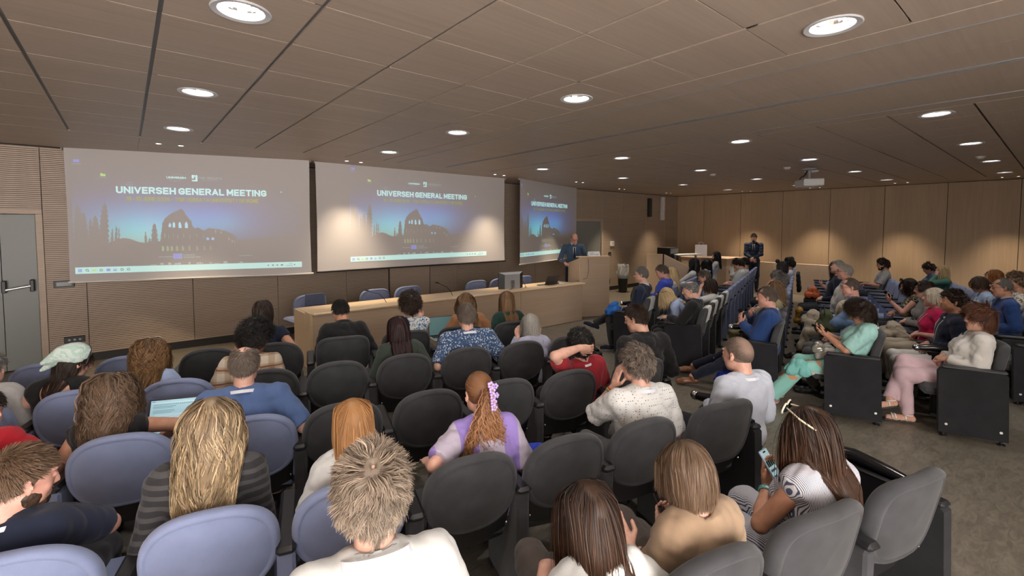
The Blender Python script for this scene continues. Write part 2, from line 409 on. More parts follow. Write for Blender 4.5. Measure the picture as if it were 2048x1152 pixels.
# ------------------------------------------------------------------ projection screens
def pip(px, py, poly):
    ins = np.zeros(px.shape, bool); n = len(poly)
    for i in range(n):
        x0, y0 = poly[i]; x1, y1 = poly[(i+1) % n]
        c = (y0 > py) != (y1 > py)
        with np.errstate(divide='ignore', invalid='ignore'): xx = (x1-x0)*(py-y0)/(y1-y0)+x0
        ins ^= c & (px < xx)
    return ins
def picture_mesh():
    """the projected desktop picture: dusk sky behind an arena ruin and cypress trees, one colour per grid point; x 0..1, z 0..0.5625"""
    nx, ny = 400, 225
    U, V = np.meshgrid(np.linspace(0, 1, nx), np.linspace(0, 0.5625, ny))
    rs = np.random.RandomState(3)
    def blob(cx, cy, rx, ry, p=1.0): return np.exp(-(((U-cx)/rx)**2+((V-cy)/ry)**2)**p)
    sky = np.stack([0.0*V+0.06*blob(.24,.16,.12,.04)+0.05*blob(.31,.22,.05,.07),
                    0.07*blob(.38,.25,.36,.10)+0.26*blob(.28,.19,.20,.10)+0.07*blob(.62,.25,.1,.06),
                    0.27*blob(.36,.26,.40,.12)+0.12*blob(.60,.27,.14,.09)+0.16*blob(.28,.2,.2,.1)], -1)
    st = np.sin(V*900+6*np.sin(U*16))*np.sin(U*37+V*60); sky *= (1+0.10*st*(V < .23)*(U < .34))[..., None]
    hor = 0.150+0.012*np.sin(U*40)-0.10*np.clip(U-.30, 0, .02)
    dark = V < np.where(U < .33, hor+0.01, 0.155+0.10*np.clip(U-.68, 0, 1))
    def tree(cx, w, top, base, lean=0.0):
        t = np.clip((V-base)/(top-base), 0, 1); ww = w*np.sqrt(np.clip(1-t**2.2, 0, 1))*(0.9+0.12*np.sin(V*260+cx*90))
        return (np.abs(U-(cx+lean*t)) < ww) & (V > base-.08) & (V < top)
    for a in ((.02,.022,.335,.12),(.040,.018,.30,.12),(.112,.021,.345,.12,.012),(.085,.018,.285,.10),(.066,.012,.27,.10),(.145,.006,.22,.12,.005),(.160,.006,.235,.12,.006),(.172,.005,.225,.12,.004),
              (.282,.006,.205,.12),(.298,.010,.17,.10),(.318,.0155,.245,.12,.002)): dark |= tree(*a)
    col = [(.335,.08),(.343,.16),(.345,.185),(.350,.21),(.352,.245),(.365,.272),(.385,.292),(.410,.308),(.437,.322),(.447,.312),(.455,.292),(.462,.285),(.468,.27),(.478,.262),(.482,.235),(.492,.220),(.505,.226),(.515,.220),(.530,.210),(.545,.215),(.552,.222),(.60,.216),(.635,.205),(.665,.19),(.680,.172),(.683,.15),(.684,.08)]
    ruin = pip(U, V, col); dark |= ruin; dark |= (V < .12) & (U < .72)
    sky[dark] = 0
    def arch(cx, cz, w, h, c, s=1.0):
        m = (np.abs(U-cx) < w) & (V > cz-h) & (V < cz+h*np.sqrt(np.clip(1-((U-cx)/w)**2, 0, 1))) & ruin
        sky[m] = np.array(c)*s
    for cx, h in ((.385,.010),(.402,.014),(.428,.015),(.456,.016)): arch(cx, .238, .0035+.3*(h-.008), h, (.16,.42,.55))
    for cx in (.548,.572): arch(cx, .166, .006, .007, (.12,.28,.50))
    for k, cx in enumerate((.362,.378,.398,.418,.442,.47,.50,.53)): arch(cx, .185-.02*(k%2)*.3, .002, .012, (.10,.14,.05), .8-.05*k)
    for k, cx in enumerate((.352,.372,.390,.412,.437,.466,.500,.532,.56)): arch(cx, .118, .0045, .013, (.14,.20,.07), 1.0-.08*k)
    for cx, cz in ((.645,.165),(.66,.152),(.672,.148),(.61,.20),(.585,.205)): arch(cx, cz, .002, .007, (.18,.22,.14), .7)
    C4 = np.ones((ny, nx, 4), np.float32); C4[..., :3] = np.clip(sky, 0, 1)
    me = bpy.data.meshes.new('picture'); P = np.zeros((ny*nx, 3), np.float32); P[:, 0] = U.ravel(); P[:, 2] = V.ravel()
    idx = np.arange(ny*nx).reshape(ny, nx); F = np.stack([idx[:-1, :-1], idx[:-1, 1:], idx[1:, 1:], idx[1:, :-1]], -1).reshape(-1, 4)
    me.vertices.add(len(P)); me.vertices.foreach_set('co', P.ravel()); me.loops.add(F.size); me.loops.foreach_set('vertex_index', F.ravel().astype(np.int32))
    me.polygons.add(len(F)); me.polygons.foreach_set('loop_start', np.arange(0, F.size, 4, dtype=np.int32)); me.update(calc_edges=True)
    at = me.color_attributes.new('col', 'FLOAT_COLOR', 'POINT'); at.data.foreach_set('color', C4.reshape(-1))
    m = nmat('projected picture', (0.50, 0.475, 0.47), 0.85)
    a = N(m, 'ShaderNodeAttribute', attribute_name='col'); L(m, a, 'Color', bsdf(m), 'Emission Color'); bsdf(m).inputs['Emission Strength'].default_value = EMIT_SCREEN*3.0
    me.materials.append(m)
    return me
def glow(name, c, s=1.0): return nmat(name, (0.50, 0.475, 0.47), 0.85, emit=c, estr=EMIT_SCREEN*3.0*s)
G_white = glow('projected white', (0.28, 0.56, 0.55)); G_yel = glow('projected yellow', (0.09, 0.11, 0.0)); MATS['projected yellow'].node_tree.nodes['Principled BSDF'].inputs['Base Color'].default_value = (.52,.51,.30,1)
G_bar = glow('projected taskbar', (0.22, 0.47, 0.44)); G_blue = glow('projected blue', (0.02, 0.06, 0.42)); G_green = glow('projected green', (0.20, 0.42, 0.02)); G_dim = glow('projected faint', (0.12, 0.2, 0.2))
PIC = picture_mesh()
GL = {'U': ['0,1 0,.25 .12,.07 .3,0 .5,0 .68,.07 .8,.25 .8,1'], 'N': ['0,0 0,1', '0,1 .82,0', '.82,0 .82,1'], 'I': ['0,0 0,1'], 'V': ['0,1 .42,0 .84,1'], 'E': ['.68,0 0,0 0,1 .68,1', '0,.5 .6,.5'],
 'R': ['0,0 0,1 .55,1 .74,.88 .74,.62 .55,.48 0,.48', '.42,.48 .78,0'], 'S': ['0,.16 .2,0 .55,0 .74,.14 .74,.36 .58,.48 .16,.56 0,.68 0,.86 .18,1 .52,1 .72,.88'], 'H': ['0,0 0,1', '.8,0 .8,1', '0,.5 .8,.5'],
 'G': ['.78,.8 .6,.98 .25,.98 0,.75 0,.25 .25,.02 .62,.02 .8,.16 .8,.45 .42,.45'], 'A': ['0,0 .43,1 .86,0', '.16,.28 .70,.28'], 'L': ['0,1 0,0 .66,0'], 'M': ['0,0 0,1 .46,.25 .92,1 .92,0'], 'T': ['0,1 .78,1', '.39,1 .39,0'], 'J': ['.55,1 .55,.2 .4,0 .12,0 0,.16'],
 'O': ['.25,0 0,.25 0,.75 .25,1 .6,1 .85,.75 .85,.25 .6,0 .25,0'], 'Y': ['0,1 .4,.5 .8,1', '.4,.5 .4,0'], 'F': ['0,0 0,1 .66,1', '0,.5 .58,.5'], '0': ['.22,0 0,.25 0,.75 .22,1 .5,1 .72,.75 .72,.25 .5,0 .22,0'], '1': ['.0,.82 .26,1 .26,0'], '2': ['0,.8 .18,1 .5,1 .68,.82 .66,.6 0,0 .72,0'], '6': ['.62,.9 .45,1 .2,1 0,.75 0,.25 .2,0 .5,0 .7,.18 .7,.4 .5,.56 .2,.56 .02,.4'], '-': ['0,.45 .42,.45'], ' ': []}
def block_text(name, s, width, h, th, m, cx, cz, y, parent):
    """heavy sans capitals drawn with flat strokes, fitted to the given width"""
    b = MB(); x = 0; segs = []
    for ch in s:
        st = [[tuple(map(float, q.split(','))) for q in l.split(' ')] for l in GL[ch]]
        w = max([p[0] for l in st for p in l], default=.30)
        for l in st: segs.append([(x+p[0], p[1]) for p in l])
        x += w+(.44 if ch != ' ' else .02)
    x -= .44; k = width/x
    for l in segs:
        P_ = [((p[0]-x/2)*k, (p[1]-.5)*(h-th)) for p in l]
        for i in range(len(P_)-1):
            (ax, az), (bx, bz) = P_[i], P_[i+1]; d = math.hypot(bx-ax, bz-az); ux, uz = (bx-ax)/d, (bz-az)/d; e0 = th*.5 if i == 0 else th*.30; e1 = th*.5 if i == len(P_)-2 else th*.30
            if abs(uz) > .3 and len(l) == 2 or (abs(uz) > .9): e0, e1 = th*.5, th*.5
            ax -= ux*e0; az -= uz*e0; bx += ux*e1; bz += uz*e1; hx, hz = -uz*th/2, ux*th/2
            lim = lambda z: max(-h/2, min(h/2, z))
            q = [(ax+hx, lim(az+hz)), (bx+hx, lim(bz+hz)), (bx-hx, lim(bz-hz)), (ax-hx, lim(az-hz))]
            yy = y-.00002*(len(b.f) % 7)
            b.add([(cx+u, yy, cz+v) for u, v in q], [(3, 2, 1, 0)])
    # weld the strokes into one flat plate with a little body behind it
    return b.build(name, m, parent)
def screen(A, ang, w, z0, px, pw, pz, label, bar_black, bright):
    r = empty('projection_screen', (A[0], A[1], 0), math.radians(ang)); tag(r, label, 'projection screen', 'large pull-down projection screens')
    nx = 40; mb = MB(); vs = []; fs = []
    rows = [z0, z0+0.02, z0+0.3, 2.0, ZC+0.05]
    for z in rows:
        for i in range(nx+1):
            t = i/nx; edge = 0.010*abs(2*t-1)**3*math.sin(PI*min(1, (z-z0)/(ZC-z0)))
            x = t*w; x += (0.5-t)*2*edge
            vs.append((x, 0.0, z))
    n = nx+1
    for j in range(len(rows)-1):
        for i in range(nx): fs.append((j*n+i, j*n+i+1, (j+1)*n+i+1, (j+1)*n+i))
    mb.add(vs, fs); m_ = len(vs); mb.add([(x, y+0.0012, z) for x, y, z in vs], [tuple(reversed(f)) for f in fs]); mb.build('cloth', M_cloth_scr, r)
    b = MB(); b.tube([(-0.015, 0.0, z0-0.008), (w+0.03, 0.0, z0-0.008)], 0.014, 10); b.build('bottom_bar', M_black if bar_black else nmat('cream bar', (.7,.67,.62), .5), r, smooth=True)
    b = MB(); b.tube([(-0.03, 0.0, ZC+0.04), (w+0.03, 0.0, ZC+0.04)], 0.03, 10)
    for x in (-0.02, w+0.01): b.box((x, -0.03, ZC-0.035), (x+0.012, 0.03, ZC))
    b.build('roller', nmat('roller housing', (.35,.34,.33), .5), r, smooth=True)
    Y = -0.0015
    o = bpy.data.objects.new('projected_picture', PIC); COL.objects.link(o); o.parent = r; o.location = (px, Y, pz); o.scale = (pw, 1, pw)
    def T(nm, s, size, m, u, v, bold=0.0, sx=1.0, al='CENTER', dy=0.0): return text(nm, s, size*pw, m, (px+u*pw, Y-0.0012-dy, pz+v*pw), (PI/2, 0, 0), r, bold*pw, sx, al)
    block_text('title_text', 'UNIVERSEH GENERAL MEETING', .652*pw, .034*pw, .0072*pw, G_white, px+.5*pw, pz+.412*pw, Y-.0012, r)
    block_text('date_text', '10 - 12 JUNE 2026 - TOR VERGATA UNIVERSITY OF ROME', .578*pw, .0215*pw, .0040*pw, G_yel, px+.5*pw, pz+.369*pw, Y-.0012, r)
    T('logo_text', 'UNIVERSEH', 0.0135, G_white, .42, .481, .0004, 1.22); T('logo_text', 'TOR VERGATA', 0.0165, G_dim, .567, .484, 0, 1.0); T('logo_text', 'UNIVERSITA DEGLI STUDI DI ROMA', 0.0045, G_dim, .567, .4735, 0, 1.0)
    def q(u0, v0, u1, v1, m, nm, dy=0.0):
        b = MB(); b.box((px+u0*pw, Y-0.0012-dy, pz+v0*pw), (px+u1*pw, Y-0.0004-dy, pz+v1*pw)); return b.build(nm, m, r)
    b = MB(); el = [(px+(.42+.026*math.cos(a)*1.0-.010*math.sin(a))*pw, Y-0.001, pz+(.481+.012*math.cos(a)+.014*math.sin(a))*pw) for a in [2*PI*k/28 for k in range(29)]]
    b.tube(el, 0.0005*pw, 4, cap=False); b.build('logo_ring', G_dim, r)
    b = MB()
    for (u0, v0, u1, v1) in ((.487,.466,.5115,.4725),(.5035,.4725,.5115,.498),(.487,.4805,.496,.498),(.4975,.488,.501,.498)): b.box((px+u0*pw, Y-.0012, pz+v0*pw), (px+u1*pw, Y-.0004, pz+v1*pw))
    b.build('logo_mark', G_white, r)
    q(0, 0.0, 1, 0.031, G_bar, 'taskbar')
    b = MB()
    cols = [(.018,0),(.045,1),(.072,2),(.099,1),(.127,0),(.154,0),(.181,1),(.207,1)]
    for k, (u, c) in enumerate(cols):
        cx, cz = px+u*pw, pz+.0155*pw; s = .0072*pw
        if k == 1:
            b.tube([(cx+s*.7*math.cos(a), Y-.0022, cz+s*.7*math.sin(a)+s*.2) for a in [2*PI*j/14 for j in range(15)]], .0011*pw, 4, 1, False); b.tube([(cx+s*.5, Y-.0022, cz-s*.3), (cx+s*1.1, Y-.0022, cz-s*.9)], .0011*pw, 4, 1)
        elif k in (3, 6, 7):
            for j in range(6): a = 2*PI*j/6; b.box((cx+s*.7*math.cos(a)-s*.25, Y-.0022, cz+s*.7*math.sin(a)-s*.25), (cx+s*.7*math.cos(a)+s*.25, Y-.0014, cz+s*.7*math.sin(a)+s*.25), 1)
        elif k == 0:
            for dx in (-1, .1):
                for dz in (-1, .1): b.box((cx+dx*s, Y-.0022, cz+dz*s), (cx+(dx+.9)*s, Y-.0014, cz+(dz+.9)*s), 0)
        elif k == 5:
            for dx in (-.6, .4): b.box((cx+dx*s-s*.35, Y-.0022, cz-s*.9), (cx+dx*s+s*.35, Y-.0014, cz+s*.2), 0); b.box((cx+dx*s-s*.2, Y-.0022, cz+s*.35), (cx+dx*s+s*.2, Y-.0014, cz+s*.75), 0)
        elif k == 2: b.box((cx-s, Y-.0022, cz-s*.7), (cx+s, Y-.0014, cz+s*.6), 2)
        else: b.box((cx-s, Y-.0022, cz-s*.85), (cx+s, Y-.0014, cz+s*.85), 0)
    for u, wd in ((.83,.003),(.853,.004),(.875,.004),(.898,.006),(.962,.003)): b.box((px+(u-wd)*pw, Y-.0022, pz+.012*pw), (px+(u+wd)*pw, Y-.0014, pz+.018*pw), 1)
    b.build('taskbar_icon', [G_blue, nmat('projected grey', (.30,.36,.36), .85), G_green], r)
    T('clock_text', '10:06', .008, MATS['projected grey'], .942, .0205); T('clock_text', '10/06/2026', .008, MATS['projected grey'], .936, .0105)
    # desktop icons and their captions
    q(.012, .539, .034, .552, G_blue, 'desktop_icon'); T('icon_text', 'Questo PC', .0075, G_dim, .023, .531)
    q(.112, .476, .132, .487, G_green, 'desktop_icon'); q(.112, .487, .121, .490, G_green, 'desktop_icon'); T('icon_text', 'universeh', .0075, G_dim, .122, .470)
    T('icon_text', '09 10', .0075, G_dim, .225, .449); T('icon_text', 'universeh', .0075, G_dim, .223, .4405); T('icon_text', 'demo', .0075, G_dim, .223, .432)
    b = MB(); b.add([(px+.901*pw, Y-.001, pz+.428*pw), (px+.901*pw, Y-.001, pz+.417*pw), (px+.907*pw, Y-.001, pz+.421*pw)], [(0, 1, 2)]); b.build('mouse_pointer', G_white, r)
    q(.395, .064, .433, .089, glow('projected pale edge', (.2,.3,.5), .6), 'flag'); q(.3965, .0655, .4315, .0875, G_blue, 'flag', .001)
    b = MB()
    for k in range(12): a = 2*PI*k/12; b.ball((px+(.414+.0065*math.cos(a))*pw, Y-.003, pz+(.0765+.0065*math.sin(a))*pw), .0008*pw, 4)
    b.build('flag_star', G_yel, r)
    T('caption_text', 'Co-funded by', .0092, G_dim, .438, .0815, .0003, 1, 'LEFT'); T('caption_text', 'the European Union', .0092, G_dim, .438, .0705, .0003, 1, 'LEFT')
    T('caption_text', 'www.universeh.eu', .0085, G_dim, .364, .075, .0002); T('caption_text', 'con il patrocinio di', .0085, G_dim, .722, .0725, .0002)
    b = MB()
    for k, (u, wd, h) in enumerate(((.31,.012,.002),(.343,.004,.010),(.350,.002,.010),(.378,.006,.010),(.405,.006,.006),(.419,.007,.008),(.464,.004,.010),(.500,.005,.007),(.511,.004,.009),(.520,.003,.005),(.556,.003,.008),(.563,.002,.008),(.585,.012,.002),(.626,.009,.010),(.70,.008,.006))):
        b.box((px+(u-wd)*pw, Y-.0012, pz+.033*pw), (px+(u+wd)*pw, Y-.0004, pz+(.034+h)*pw))
    b.build('sponsor_logo', G_dim, r)
    return r
screen((-.62, 8.90), -16.2, 3.10, 1.165, .065, 2.89, 1.27, 'projection screen nearest the exit door, left of the other two', False, True)
screen((2.47, 8.10), 0.7, 4.10, 1.175, .57, 3.015, 1.31, 'widest projection screen in the middle above the long desk, black bottom bar', True, False)
screen((6.83, 7.92), 18.3, 3.10, 1.09, .0, 3.0, 1.25, 'projection screen behind the speaker at the lectern', False, True)

# ------------------------------------------------------------------ long desk and lectern
def desk():
    r = empty('conference_desk', (4.55, 6.75, 0)); tag(r, 'long pale oak conference desk with solid front panel below the screens', 'desk')
    x0, x1 = 1.85-4.55, 7.27-4.55
    b = MB(); b.box((x0, -.34, 0), (1.0, -.30, .735), 0, bev=.003); b.box((1.006, -.34, 0), (x1-.03, -.30, .735), 0, bev=.003); b.build('front_panel', M_desk, r)
    b = MB(); b.box((x0-.006, -.35, .0), (x0+.03, -.12, .775), 0, bev=.003); b.box((x0-.006, -.12, 0), (x0+.03, .42, .745), 0, bev=.003); b.build('side_panel', M_desktop, r)
    b = MB(); b.box((x1-.03, -.30, 0), (x1, .42, .735), 0, bev=.003); b.build('side_panel', M_desk, r)
    b = MB(); b.box((x0+.031, -.375, .737), (x1+.035, -.12, .775), 0, bev=.012); b.build('front_ledge', M_desktop, r)
    b = MB(); b.box((x0+.031, -.12, .722), (x1+.01, .42, .748), 0, bev=.004); b.build('desktop', M_desktop, r)
    return r
desk()
def lectern():
    r = empty('lectern', (8.01, 6.32, 0), math.radians(-20)); tag(r, 'tall pale oak lectern at the right end of the long desk', 'lectern')
    b = MB(); b.box((-.72, 0, .02), (0, .025, 1.285), 0, bev=.003); b.build('front_panel', M_desk, r)
    b = MB(); vs = [(-.72,.03,0.02),(-.72,.55,.02),(-.72,.55,1.14),(-.72,.03,1.275),(-.69,.03,0.02),(-.69,.55,.02),(-.69,.55,1.14),(-.69,.03,1.275)]
    b.add(vs, [(0,1,2,3),(7,6,5,4),(0,4,5,1),(1,5,6,2),(2,6,7,3),(3,7,4,0)]); b.build('side_panel', M_desk, r)
    b = MB(); b.add([(x+.69, y, z) for x, y, z in vs], [(0,1,2,3),(7,6,5,4),(0,4,5,1),(1,5,6,2),(2,6,7,3),(3,7,4,0)]); b.build('side_panel', M_desk, r)
    b = MB(); b.box((-.735, -.015, 1.285), (.015, .16, 1.31), 0, bev=.004); b.build('top_ledge', M_desktop, r)
    b = MB(); M = Matrix.Translation((0, .17, 1.20)) @ Matrix.Rotation(-math.radians(13), 4, 'X'); b.box((-.69, 0, 0), (-.03, .40, .022), 0, M); b.build('reading_board', M_desktop, r)
    return r
LEC = lectern()
ML = LEC.matrix_basis if False else Matrix.Translation((8.01, 6.32, 0)) @ Matrix.Rotation(math.radians(-20), 4, 'Z')
def lec(p): return tuple(ML @ Vector(p))
r = empty('name_plate', lec((-.36, .06, 1.311)), math.radians(-20)); tag(r, 'folded white name card standing on the lectern ledge', 'name card')
b = MB(); b.add([(-.14, -.045, 0), (.14, -.045, 0), (.14, 0, .095), (-.14, 0, .095), (.14, .045, 0), (-.14, .045, 0)], [(0, 1, 2, 3), (3, 2, 4, 5), (1, 4, 2), (0, 3, 5)]); b.build('card', M_paper, r)
text('card_text', 'UNIVERSEH', .022, M_text_dark, (-.06, -.020, .062), (math.radians(65), 0, 0), r); text('card_text', 'Rector Tor Vergata', .026, M_text_dark, (0, -.033, .035), (math.radians(65), 0, 0), r)
def gooseneck(x, y, z, dx, label, rz=0.0, h=.30, grp=None):
    r = empty('gooseneck_microphone', (x, y, z), rz); tag(r, label, 'microphone', grp)
    b = MB(); b.lathe([(.001, .022), (.02, .02), (.028, .012), (.030, 0)], 16); b.build('base', M_black, r, smooth=True)
    b = MB(); b.tube([(0, 0, .01), (dx*.15, 0, .08), (dx*.45, .02, .17), (dx*.8, .04, h-.03), (dx, .05, h)], .0045, 6); b.build('neck', M_black, r, smooth=True)
    b = MB(); b.tube([(dx, .05, h), (dx*1.12, .055, h+.012), (dx*1.28, .06, h+.015)], [.008, .011, .008], 8); b.build('microphone_head', M_black, r, smooth=True)
    return r
gooseneck(3.04, 6.64, .748, -.26, 'black gooseneck microphone near the left end of the long desk', h=.22)
gooseneck(4.24, 6.66, .748, -.24, 'black gooseneck microphone at the middle of the long desk', h=.24)
gooseneck(5.95, 6.72, .748, -.22, 'black gooseneck microphone just right of the desk monitor', h=.16)
gooseneck(*lec((-.48, .10, 1.31)), -.10, 'thin black gooseneck microphone on the lectern', math.radians(-20), h=.16)
# monitor seen from behind
def monitor():
    r = empty('desktop_monitor', (5.52, 6.66, .748), math.radians(-6)); tag(r, 'grey-backed desktop monitor standing on the long desk, seen from behind', 'monitor')
    b = MB(); b.box((-.27, .0, .03), (.27, .02, .34), 0, bev=.004); b.build('screen_frame', M_blackgloss, r)
    b = MB(); b.add([(-.27,0,.03),(.27,0,.03),(.27,0,.34),(-.27,0,.34),(-.17,-.055,.03),(.17,-.055,.03),(.17,-.055,.30),(-.17,-.055,.30)], [(4,5,6,7),(0,1,5,4),(3,7,6,2)], 0)
    b.add([(-.27,0,.03),(-.17,-.055,.03),(-.17,-.055,.30),(-.27,0,.34)], [(0,1,2,3)], 1); b.add([(.27,0,.03),(.17,-.055,.03),(.17,-.055,.30),(.27,0,.34)], [(3,2,1,0)], 1); b.build('back_cover', [nmat('silver grey plastic', (.34,.34,.34), .4), M_black], r)
    b = MB(); b.box((-.04, -.075, .0), (.04, -.055, .20), 0, bev=.005); b.build('stand', M_alu, r)
    b = MB(); b.box((-.13, -.16, 0), (.13, .04, .012), 0, bev=.005); b.build('foot', M_black, r)
    b = MB(); b.tube([(.0, -.06, .10), (-.05, -.12, .04), (-.2, -.13, .008), (-.32, -.05, .006)], .004, 6); b.build('cable', M_black, r)
monitor()
def laptop(loc, rz, label, open_deg=110, screen_m=None, scale=1.0, grp=None, tilt=0.0, lines=None):
    """hinge at the origin, keyboard towards -y, so the screen faces -y"""
    r = empty('laptop', loc, rz); tag(r, label, 'laptop', grp); r.scale = (scale,)*3; r.rotation_euler = (tilt, 0, rz)
    b = MB(); b.box((-.165, -.235, 0), (.165, 0, .015), 0, bev=.004); b.build('keyboard_base', M_alu if screen_m else nmat('dark grey plastic', (.05,.05,.055), .4), r)
    b = MB(); b.box((-.145, -.12, .0152), (.145, -.015, .0165), 0); b.build('keys', M_black, r)
    a = math.radians(open_deg-90); M = Matrix.Translation((0, 0, .014)) @ Matrix.Rotation(-a, 4, 'X')
    b = MB(); b.box((-.165, -.002, 0), (.165, .006, .225), 0, M, bev=.003); b.build('lid', nmat('dark lid', (.035,.035,.04), .35), r)
    b = MB(); b.box((-.157, -.0035, .010), (.157, -.002, .217), 0, M); b.build('screen', screen_m or M_blackgloss, r)
    if lines:
        b = MB()
        for (u0, v0, u1, v1, k) in lines: b.box((-.157+u0*.314, -.0045, .010+v0*.207), (-.157+u1*.314, -.0035, .010+v1*.207), k, M)
        b.build('screen_text', [nmat('screen ink', (.1,.2,.25), .5, emit=(.16,.30,.36), estr=.5), nmat('screen pale panel', (.5,.6,.65), .5, emit=(.42,.62,.68), estr=.7), nmat('screen blue', (.1,.2,.5), .5, emit=(.1,.25,.6), estr=.8)], r)
    return r
DOC = [(.02,.90,.98,.93,1),(.02,.95,.08,.97,2),(.86,.92,.92,.97,2),(.05,.80,.45,.815,0),(.05,.765,.40,.775,0),(.05,.69,.42,.70,0),(.05,.655,.44,.665,0),(.05,.62,.38,.63,0),(.10,.30,.62,.58,1),(.12,.54,.55,.55,0),(.12,.50,.58,.51,0),(.12,.46,.50,.47,0),(.12,.40,.56,.41,0),(.70,.70,.95,.71,0),(.70,.62,.95,.63,0),(.70,.54,.90,.55,0),(.05,.85,.95,.857,0)]
DOC += [(.06+.035*k,.87,.08+.035*k,.885,0) for k in range(22)]
laptop((6.52, 6.62, .748), math.radians(176), 'black laptop open on the right end of the long desk, lid towards the audience', 118)
b = MB(); b.box((-.10, -.14, 0), (.10, .14, .004)); b.box((-.06, -.10, .0045), (.13, .16, .008)); o = b.build('paper_sheets', M_paper); o.location = (7.0, 6.66, .749); o.rotation_euler = (0, 0, .5); tag(o, 'loose white sheets on the right end of the long desk', 'papers')
b = MB(); pts = [(6.80+.05*math.cos(a)*(1+.2*math.sin(3*a)), 6.72+.05*math.sin(a), .758+.006*k/8) for k, a in enumerate([2*PI*j/9 for j in range(28)])]; b.tube(pts, .004, 6); o = b.build('coiled_cable', M_black); tag(o, 'black coiled cable lying beside the desk laptop', 'cable')
b = MB(); b.tube([lec((-.50, .06, 1.30)), lec((-.53, -.02, 1.24)), lec((-.52, -.015, 1.0)), lec((-.56, -.02, .85)), (7.24, 6.66, .76)], .004, 6); o = b.build('microphone_cable', M_black); tag(o, 'thin black cable hanging down the front of the lectern to the desk', 'cable')
b = MB(); b.box((-.07, -.02, 0), (.07, .02, .025), 0, bev=.004); o = b.build('power_strip', M_blackgloss); o.location = (6.12, 6.60, .749); o.rotation_euler = (0, 0, .3); tag(o, 'small black plug block on the desk in front of the laptop', 'plug')
# ------------------------------------------------------------------ wall fittings
def wallbox(name, label, cat, x, z, w, h, m, d=.02, extra=None, Y=YF):
    r = empty(name, (x, Y, z)); tag(r, label, cat)
    b = MB(); b.box((-w/2, -d, -h/2), (w/2, 0, h/2), 0, bev=.004); b.build('plate', m, r)
    if extra == 'lcd': b = MB(); b.box((-w*.36, -d-.002, -h*.28), (w*.36, -d, h*.28)); b.build('display', nmat('grey display', (.10,.11,.11), .2), r)
    if extra == 'socket':
        b = MB()
        for dx in (-.25, 0, .25): b.lathe([(.001, 0), (w*.07, 0)], 8, 0, (0, 0, 0), Matrix.Translation((dx*w, -d-.001, 0)) @ Matrix.Rotation(PI/2, 4, 'X'))
        b.build('holes', M_greyp, r)
    if extra == 'button': b = MB(); b.box((.0, -d-.003, -h*.25), (w*.2, -d, h*.25)); b.build('button', M_greyp, r)
    return r
wallbox('wall_panel_display', 'small black display panel on the grooved wall beside the exit door', 'control panel', -.68, 1.135, .21, .095, M_black, .03, 'lcd')
wallbox('wall_socket', 'black socket plate low on the wall near the exit door', 'socket', -.60, .34, .22, .09, M_black, .012, 'socket')
wallbox('thermostat', 'small white wall thermostat right of the far door', 'thermostat', 11.40, 1.43, .17, .15, M_white, .04, 'button')
wallbox('wall_socket', 'upper black socket plate on the wall right of the far door', 'socket', 11.31, 1.10, .13, .14, M_black, .012, 'socket')
wallbox('wall_socket', 'lower black socket plate on the wall right of the far door', 'socket', 11.27, .28, .13, .14, M_black, .012, 'socket')
def column_speaker(x, z0, z1, m, label, w=.13, d=.11):
    r = empty('column_speaker', (x, YF, z0)); tag(r, label, 'loudspeaker')
    b = MB(); b.box((-w/2, -d, 0), (w/2, -.01, z1-z0), 0, bev=.01); b.build('housing', m, r)
    b = MB(); b.box((-w*.4, -d-.004, .03), (w*.4, -d, z1-z0-.03), 0, bev=.002); b.build('grille', fabric('speaker grille '+m.name, tuple(bsdf(m).inputs[0].default_value)[:3], .3), r)
    b = MB(); b.tube([(0, -.02, .02), (-.05, -.03, -.03), (-.05, -.02, -.09)], .006, 6); b.build('cable', M_greyp, r)
column_speaker(13.30, 2.27, 2.88, M_black, 'tall slim black column loudspeaker on the far wall')
column_speaker(14.05, 2.17, 2.95, nmat('light grey housing', (.62,.63,.64), .5), 'tall slim light grey column loudspeaker near the room corner')
# waste bin
def bin_():
    r = empty('waste_bin', (11.30, 8.42, 0)); tag(r, 'black waste bin with a clear plastic liner by the far wall', 'waste bin')
    b = MB(); b.lathe([(.11, 0), (.125, .02), (.15, .50), (.145, .50), (.11, .03), (.001, .03)], 24); b.build('body', M_black, r, smooth=True)
    m = nmat('clear plastic liner', (.62,.66,.68), .18, spec=.8); m.node_tree.nodes['Principled BSDF'].inputs['Alpha'].default_value = .45
    b = MB(); rs = np.random.RandomState(2); vs = []; fs = []; n = 36
    for j, (rr, z) in enumerate(((.156, .42), (.158, .50), (.150, .58), (.165, .68), (.150, .78), (.158, .83))):
        for k in range(n): q = rr*(1+.09*rs.randn()*(j > 1)); vs.append((q*math.cos(2*PI*k/n), q*math.sin(2*PI*k/n), z+.012*rs.randn()*(j > 1)))
    for j in range(5):
        for k in range(n): fs.append((j*n+k, j*n+(k+1) % n, (j+1)*n+(k+1) % n, (j+1)*n+k))
    b.add(vs, fs); b.build('liner', m, r)
bin_()
